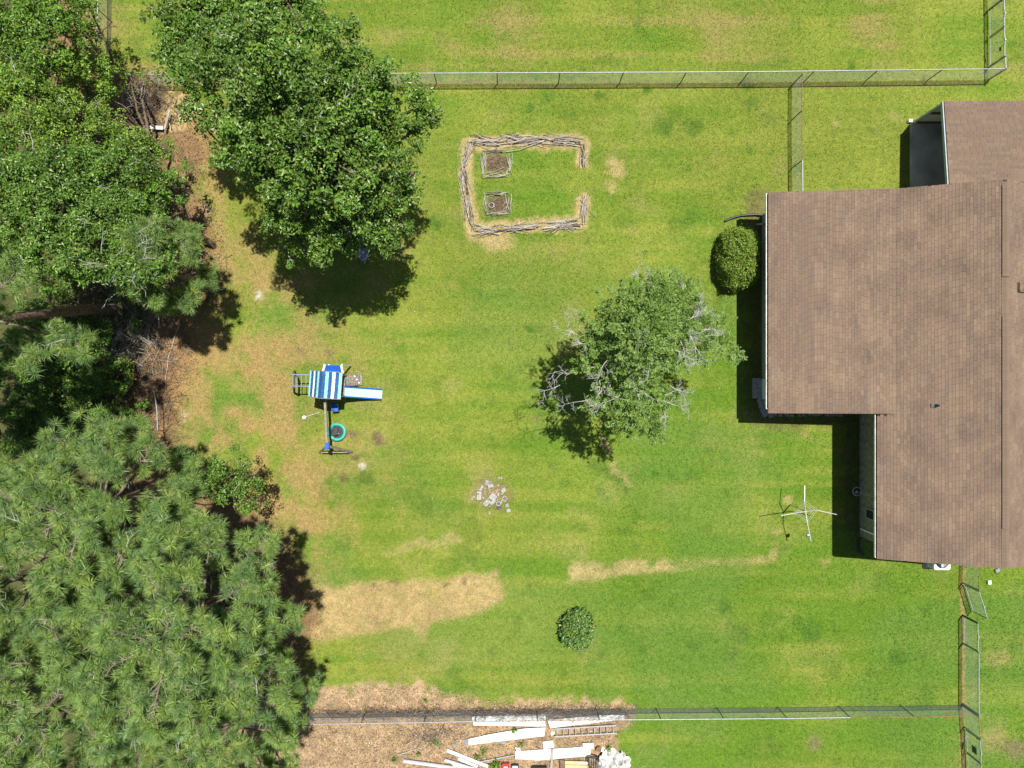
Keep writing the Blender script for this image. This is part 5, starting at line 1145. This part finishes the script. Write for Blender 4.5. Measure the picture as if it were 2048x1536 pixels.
chunk('plastic_scrap', 'small white and blue plastic scrap left of the ladder', 1105, 1467, .09, .06, .05, .5, 'white', 0, .3, 'scrap'); chunk('plastic_scrap', 'torn grey bag at the left end of the largest sheet', 1037, 1500, .14, .2, .08, .3, 'offwhite', .07, .3, 'scrap'); chunk('plastic_scrap', 'white torn scrap beside the rusty pot', 1205, 1500, .06, .12, .05, -.4, 'white', 0, .3, 'scrap')
chunk('white_stone', 'white block on the grass right of the ajar gate', 1978.5, 1164.5, .075, .095, .1, .05, 'white', 0, .1, 'stone', 'stones on the right lawn'); chunk('grey_stone', 'grey stone at the lower edge of the house roof near the right edge', 1995, 1141, .1, .08, .08, .5, 'rubble2', 0, .2, 'stone', 'stones on the right lawn')
# old boards at the upper left
for lab, a, b_, w, z, mat in (('pale weathered plank lying below the brush heap', (287, 254), (326, 256), 7, .2, 'offwhite'), ('grey post leaning between brush and mulch', (339, 221), (329, 259), 4, .35, 'greyboard'), ('thin pale pole lying on the tan mulch', (369, 210), (358, 246), 2, .1, 'offwhite'), ('thin pole beside the grey post on the mulch', (337, 240), (342, 258), 1.6, .1, 'greyboard')):
    A, B = P(*a, z), P(*b_, z); mb = MB(); mb.bar(A, B, w * GSD, .05); tag(mb.build('old_board', M[mat], None, (A.x, A.y, 0)), lab, 'board', 'old boards at the upper left')
for lab, a, b_ in (('long thin branch lying on the litter under the small pine', (357, 655), (330, 775)), ('pale forked branch lying left of the scrap boards', (795, 1510), (848, 1494)), ('pale branch beside the forked one left of the scrap', (812, 1490), (836, 1478))):
    A, B = P(*a, .06), P(*b_, .06); mb = MB(); rnd_ = random.Random(len(lab)); limb(mb, A, B, .03, .014, rnd_, .05, 6, 6); tag(mb.build('fallen_branch', M['stick_pale'], None, (A.x, A.y, 0)), lab, 'branch', 'fallen branches')

# ------------------------------------------------------------------ brush, vines, weeds, litter
def brush(name, label, c, sx, sy, hz, n, seed, mats, Lr=(.5, 1.6), cat='brush', rr_=(.005, .013)):
    rnd = random.Random(seed); c = Vector(c); t = thing(name, (c.x, c.y, 0), label, cat)
    for mi, mat in enumerate(mats):
        mb = MB()
        for k in range(n // len(mats)):
            x, y = rnd.gauss(0, sx), rnd.gauss(0, sy); z = hz * max(.05, math.exp(-(x * x / sx ** 2 + y * y / sy ** 2) * .5)) * rnd.random()
            pts, rad = crooked(rnd, c + Vector((x, y, 0)), rnd.uniform(0, 6.28), rnd.uniform(*Lr), rnd.uniform(*rr_), z + .02, z * rnd.uniform(.4, 1.3) + .02, 5); mb.tube(pts, rad, 4, cap=False)
        tag(mb.build('twigs', M[mat], t), kind='stuff')
    return t
brush('brush_heap', 'heap of dry grey twigs in the shade below the pine trunk', P(262, 680), 1.2, .85, 1.0, 420, 91, ['stick', 'stick_dark', 'deadwood'])
brush('brush_heap', 'brown brush heap at the upper left beside the tan mulch', P(288, 212), .75, .8, 1.0, 420, 92, ['stick', 'stick_dark', 'brownwood'])
brush('brush_heap', 'low tangle of dead stems beside the bent grey fence rail', P(305, 800), .7, 1.6, .5, 260, 93, ['stick_dark', 'brownwood'])
brush('brush_heap', 'small twig pile left of the scrap boards', P(868, 1470), .6, .3, .3, 110, 94, ['stick', 'stick_dark'], (.3, .8))
brush('brush_heap', 'small brown twig mat at the wood edge above the pine shadow', P(415, 560), .5, .5, .3, 120, 95, ['stick', 'brownwood'], (.3, .8))
rnd = random.Random(96); t = thing('dry_vines', tuple(P(950, 1422)), 'tangle of dry brown vines along the bottom fence above the siding', 'vines')
for mat in ('stick_dark', 'stick', 'brownwood'):
    mb = MB()
    for k in range(330):
        x = rnd.uniform(655, 1262) if rnd.random() < .8 else rnd.uniform(950, 1262); c = P(x, 1424 + rnd.gauss(0, 4.5)); z = abs(rnd.gauss(0, .35)); pts, rad = crooked(rnd, c, rnd.gauss(0, .7), rnd.uniform(.25, .9), rnd.uniform(.004, .010), z, z * rnd.uniform(.3, 1.4) + .02, 5); mb.tube(pts, rad, 4, cap=False)
    tag(mb.build('stems', M[mat], t), kind='stuff')
def weed(label, px, py, r, n, seed, h=.35, leaf=(.06, .13), cols=LG):
    rs_ = np.random.RandomState(seed); c = P(px, py); t = thing('weed', (c.x, c.y, 0), label, 'weed', 'weeds')
    e = unit(rs_.normal(size=(n, 3)) + np.array([0, 0, .8])); C = np.array([c.x, c.y, .05]) + e * np.array([r, r, h]) * rs_.uniform(.2, 1, (n, 1)); L_ = rs_.uniform(*leaf, n)
    V, F = leaf_quads(C, np.array([0, 0, 1.]) + rs_.normal(size=(n, 3)) * .5, e + rs_.normal(size=(n, 3)) * .3, L_, L_ * .45); np_mesh('leaves', V, F, M['leaf'], t, None, np.repeat(palette(rs_, n, cols, (2, 3, 3, 2, 1)), 4, axis=0))
    mb = MB(); rnd_ = random.Random(seed)
    for k in range(5): limb(mb, (c.x, c.y, -.02), (c.x + rnd_.uniform(-.6, .6) * r, c.y + rnd_.uniform(-.6, .6) * r, h * .8), .008, .003, rnd_, .1, 3, 4)
    mb.build('stems', M['stick_dark'], t)
weed('bright leafy weed growing beside the red box', 989, 1528, .32, 130, 101, .6, (.1, .2)); weed('small green weed left of the slate pieces', 874, 1481, .22, 60, 102); weed('weed between the slanting sheet and the white boards', 968, 1499, .25, 70, 103); weed('weed right of the white boards tip', 955, 1511, .2, 50, 104); weed('weed at the upper edge of the slanting sheet', 1029, 1458, .18, 50, 105)
weed('weed above the left end of the largest sheet', 1043, 1486, .2, 50, 106); weed('small weed at the far left of the scrap', 789, 1516, .18, 40, 107); weed('weed beside the white torn scrap', 1216, 1493, .18, 40, 108); weed('small weed above the pale forked branch', 840, 1505, .15, 30, 109); weed('weed in the dry strip above the bottom fence', 852, 1399, .15, 30, 110); weed('weed in the litter beside the bent fence rail', 290, 850, .5, 160, 111, .5, cols=DG); weed('low green plant below the small twig mat', 402, 582, .28, 80, 112, .3)
# leaf litter on the wood floor and in the dry strip, fallen leaves on the lawn
rs3 = np.random.RandomState(33)
def scatter(n, test, xr, yr, size):
    x = rs3.uniform(*xr, n); y = rs3.uniform(*yr, n); px = x / GSD + 1024; py = 768 - y / GSD; k = test(px, py); x, y = x[k], y[k]; n = len(x)
    C = np.stack([x, y, rs3.uniform(.0, .035, n)], -1); Nn = np.array([0, 0, 1.]) + rs3.normal(size=(n, 3)) * .4; L_ = rs3.uniform(*size, n); return leaf_quads(C, Nn, rs3.normal(size=(n, 3)), L_, L_ * rs3.uniform(.25, .6, n)), n
LIT = [(.23, .14, .07), (.30, .20, .10), (.17, .10, .05), (.38, .29, .16), (.12, .075, .045), (.34, .17, .06)]
(V, F), n_ = scatter(30000, lambda a, b_: (sd_poly(a, b_, WOODS) < 28) & ((a > 180) | (b_ < 0)), (-23, -9.5), (-17, 18), (.05, .13)); o = np_mesh('leaf_litter', V, F, M['leaf'], None, (0, 0, 0), np.repeat(palette(rs3, n_, LIT, (4, 3, 3, 1.5, 3, 1.5), .25), 4, axis=0)); tag(o, 'brown fallen leaves and pine straw covering the wood floor', 'leaf litter', kind='stuff')
LIT2 = [(.40, .28, .15), (.30, .20, .11), (.50, .40, .25), (.18, .12, .075), (.60, .52, .38)]
(V, F), n_ = scatter(26000, lambda a, b_: sd_poly(a, b_, LITTER2) < 6, (-14, 6.5), (-20, -14.8), (.04, .12)); o = np_mesh('leaf_litter', V, F, M['leaf'], None, (0, 0, 0), np.repeat(palette(rs3, n_, LIT2, (4, 4, 2, 3, .6), .25), 4, axis=0)); tag(o, 'dry tan leaves and straw in the strip along the bottom fence', 'leaf litter', kind='stuff')
(V, F), n_ = scatter(3200, lambda a, b_: (sd_poly(a, b_, WOODS) > 0) & (rs3.rand(len(a)) < np.where(a < 900, .55, .12)) & (a < 1500), (-17, 25), (-19, 19), (.04, .09)); o = np_mesh('fallen_leaves', V, F, M['leaf'], None, (0, 0, 0), np.repeat(palette(rs3, n_, [(.5, .42, .25), (.42, .3, .14), (.6, .55, .42)], (3, 3, 1), .2), 4, axis=0)); tag(o, 'single pale dry leaves scattered over the lawn', 'fallen leaves', kind='stuff')
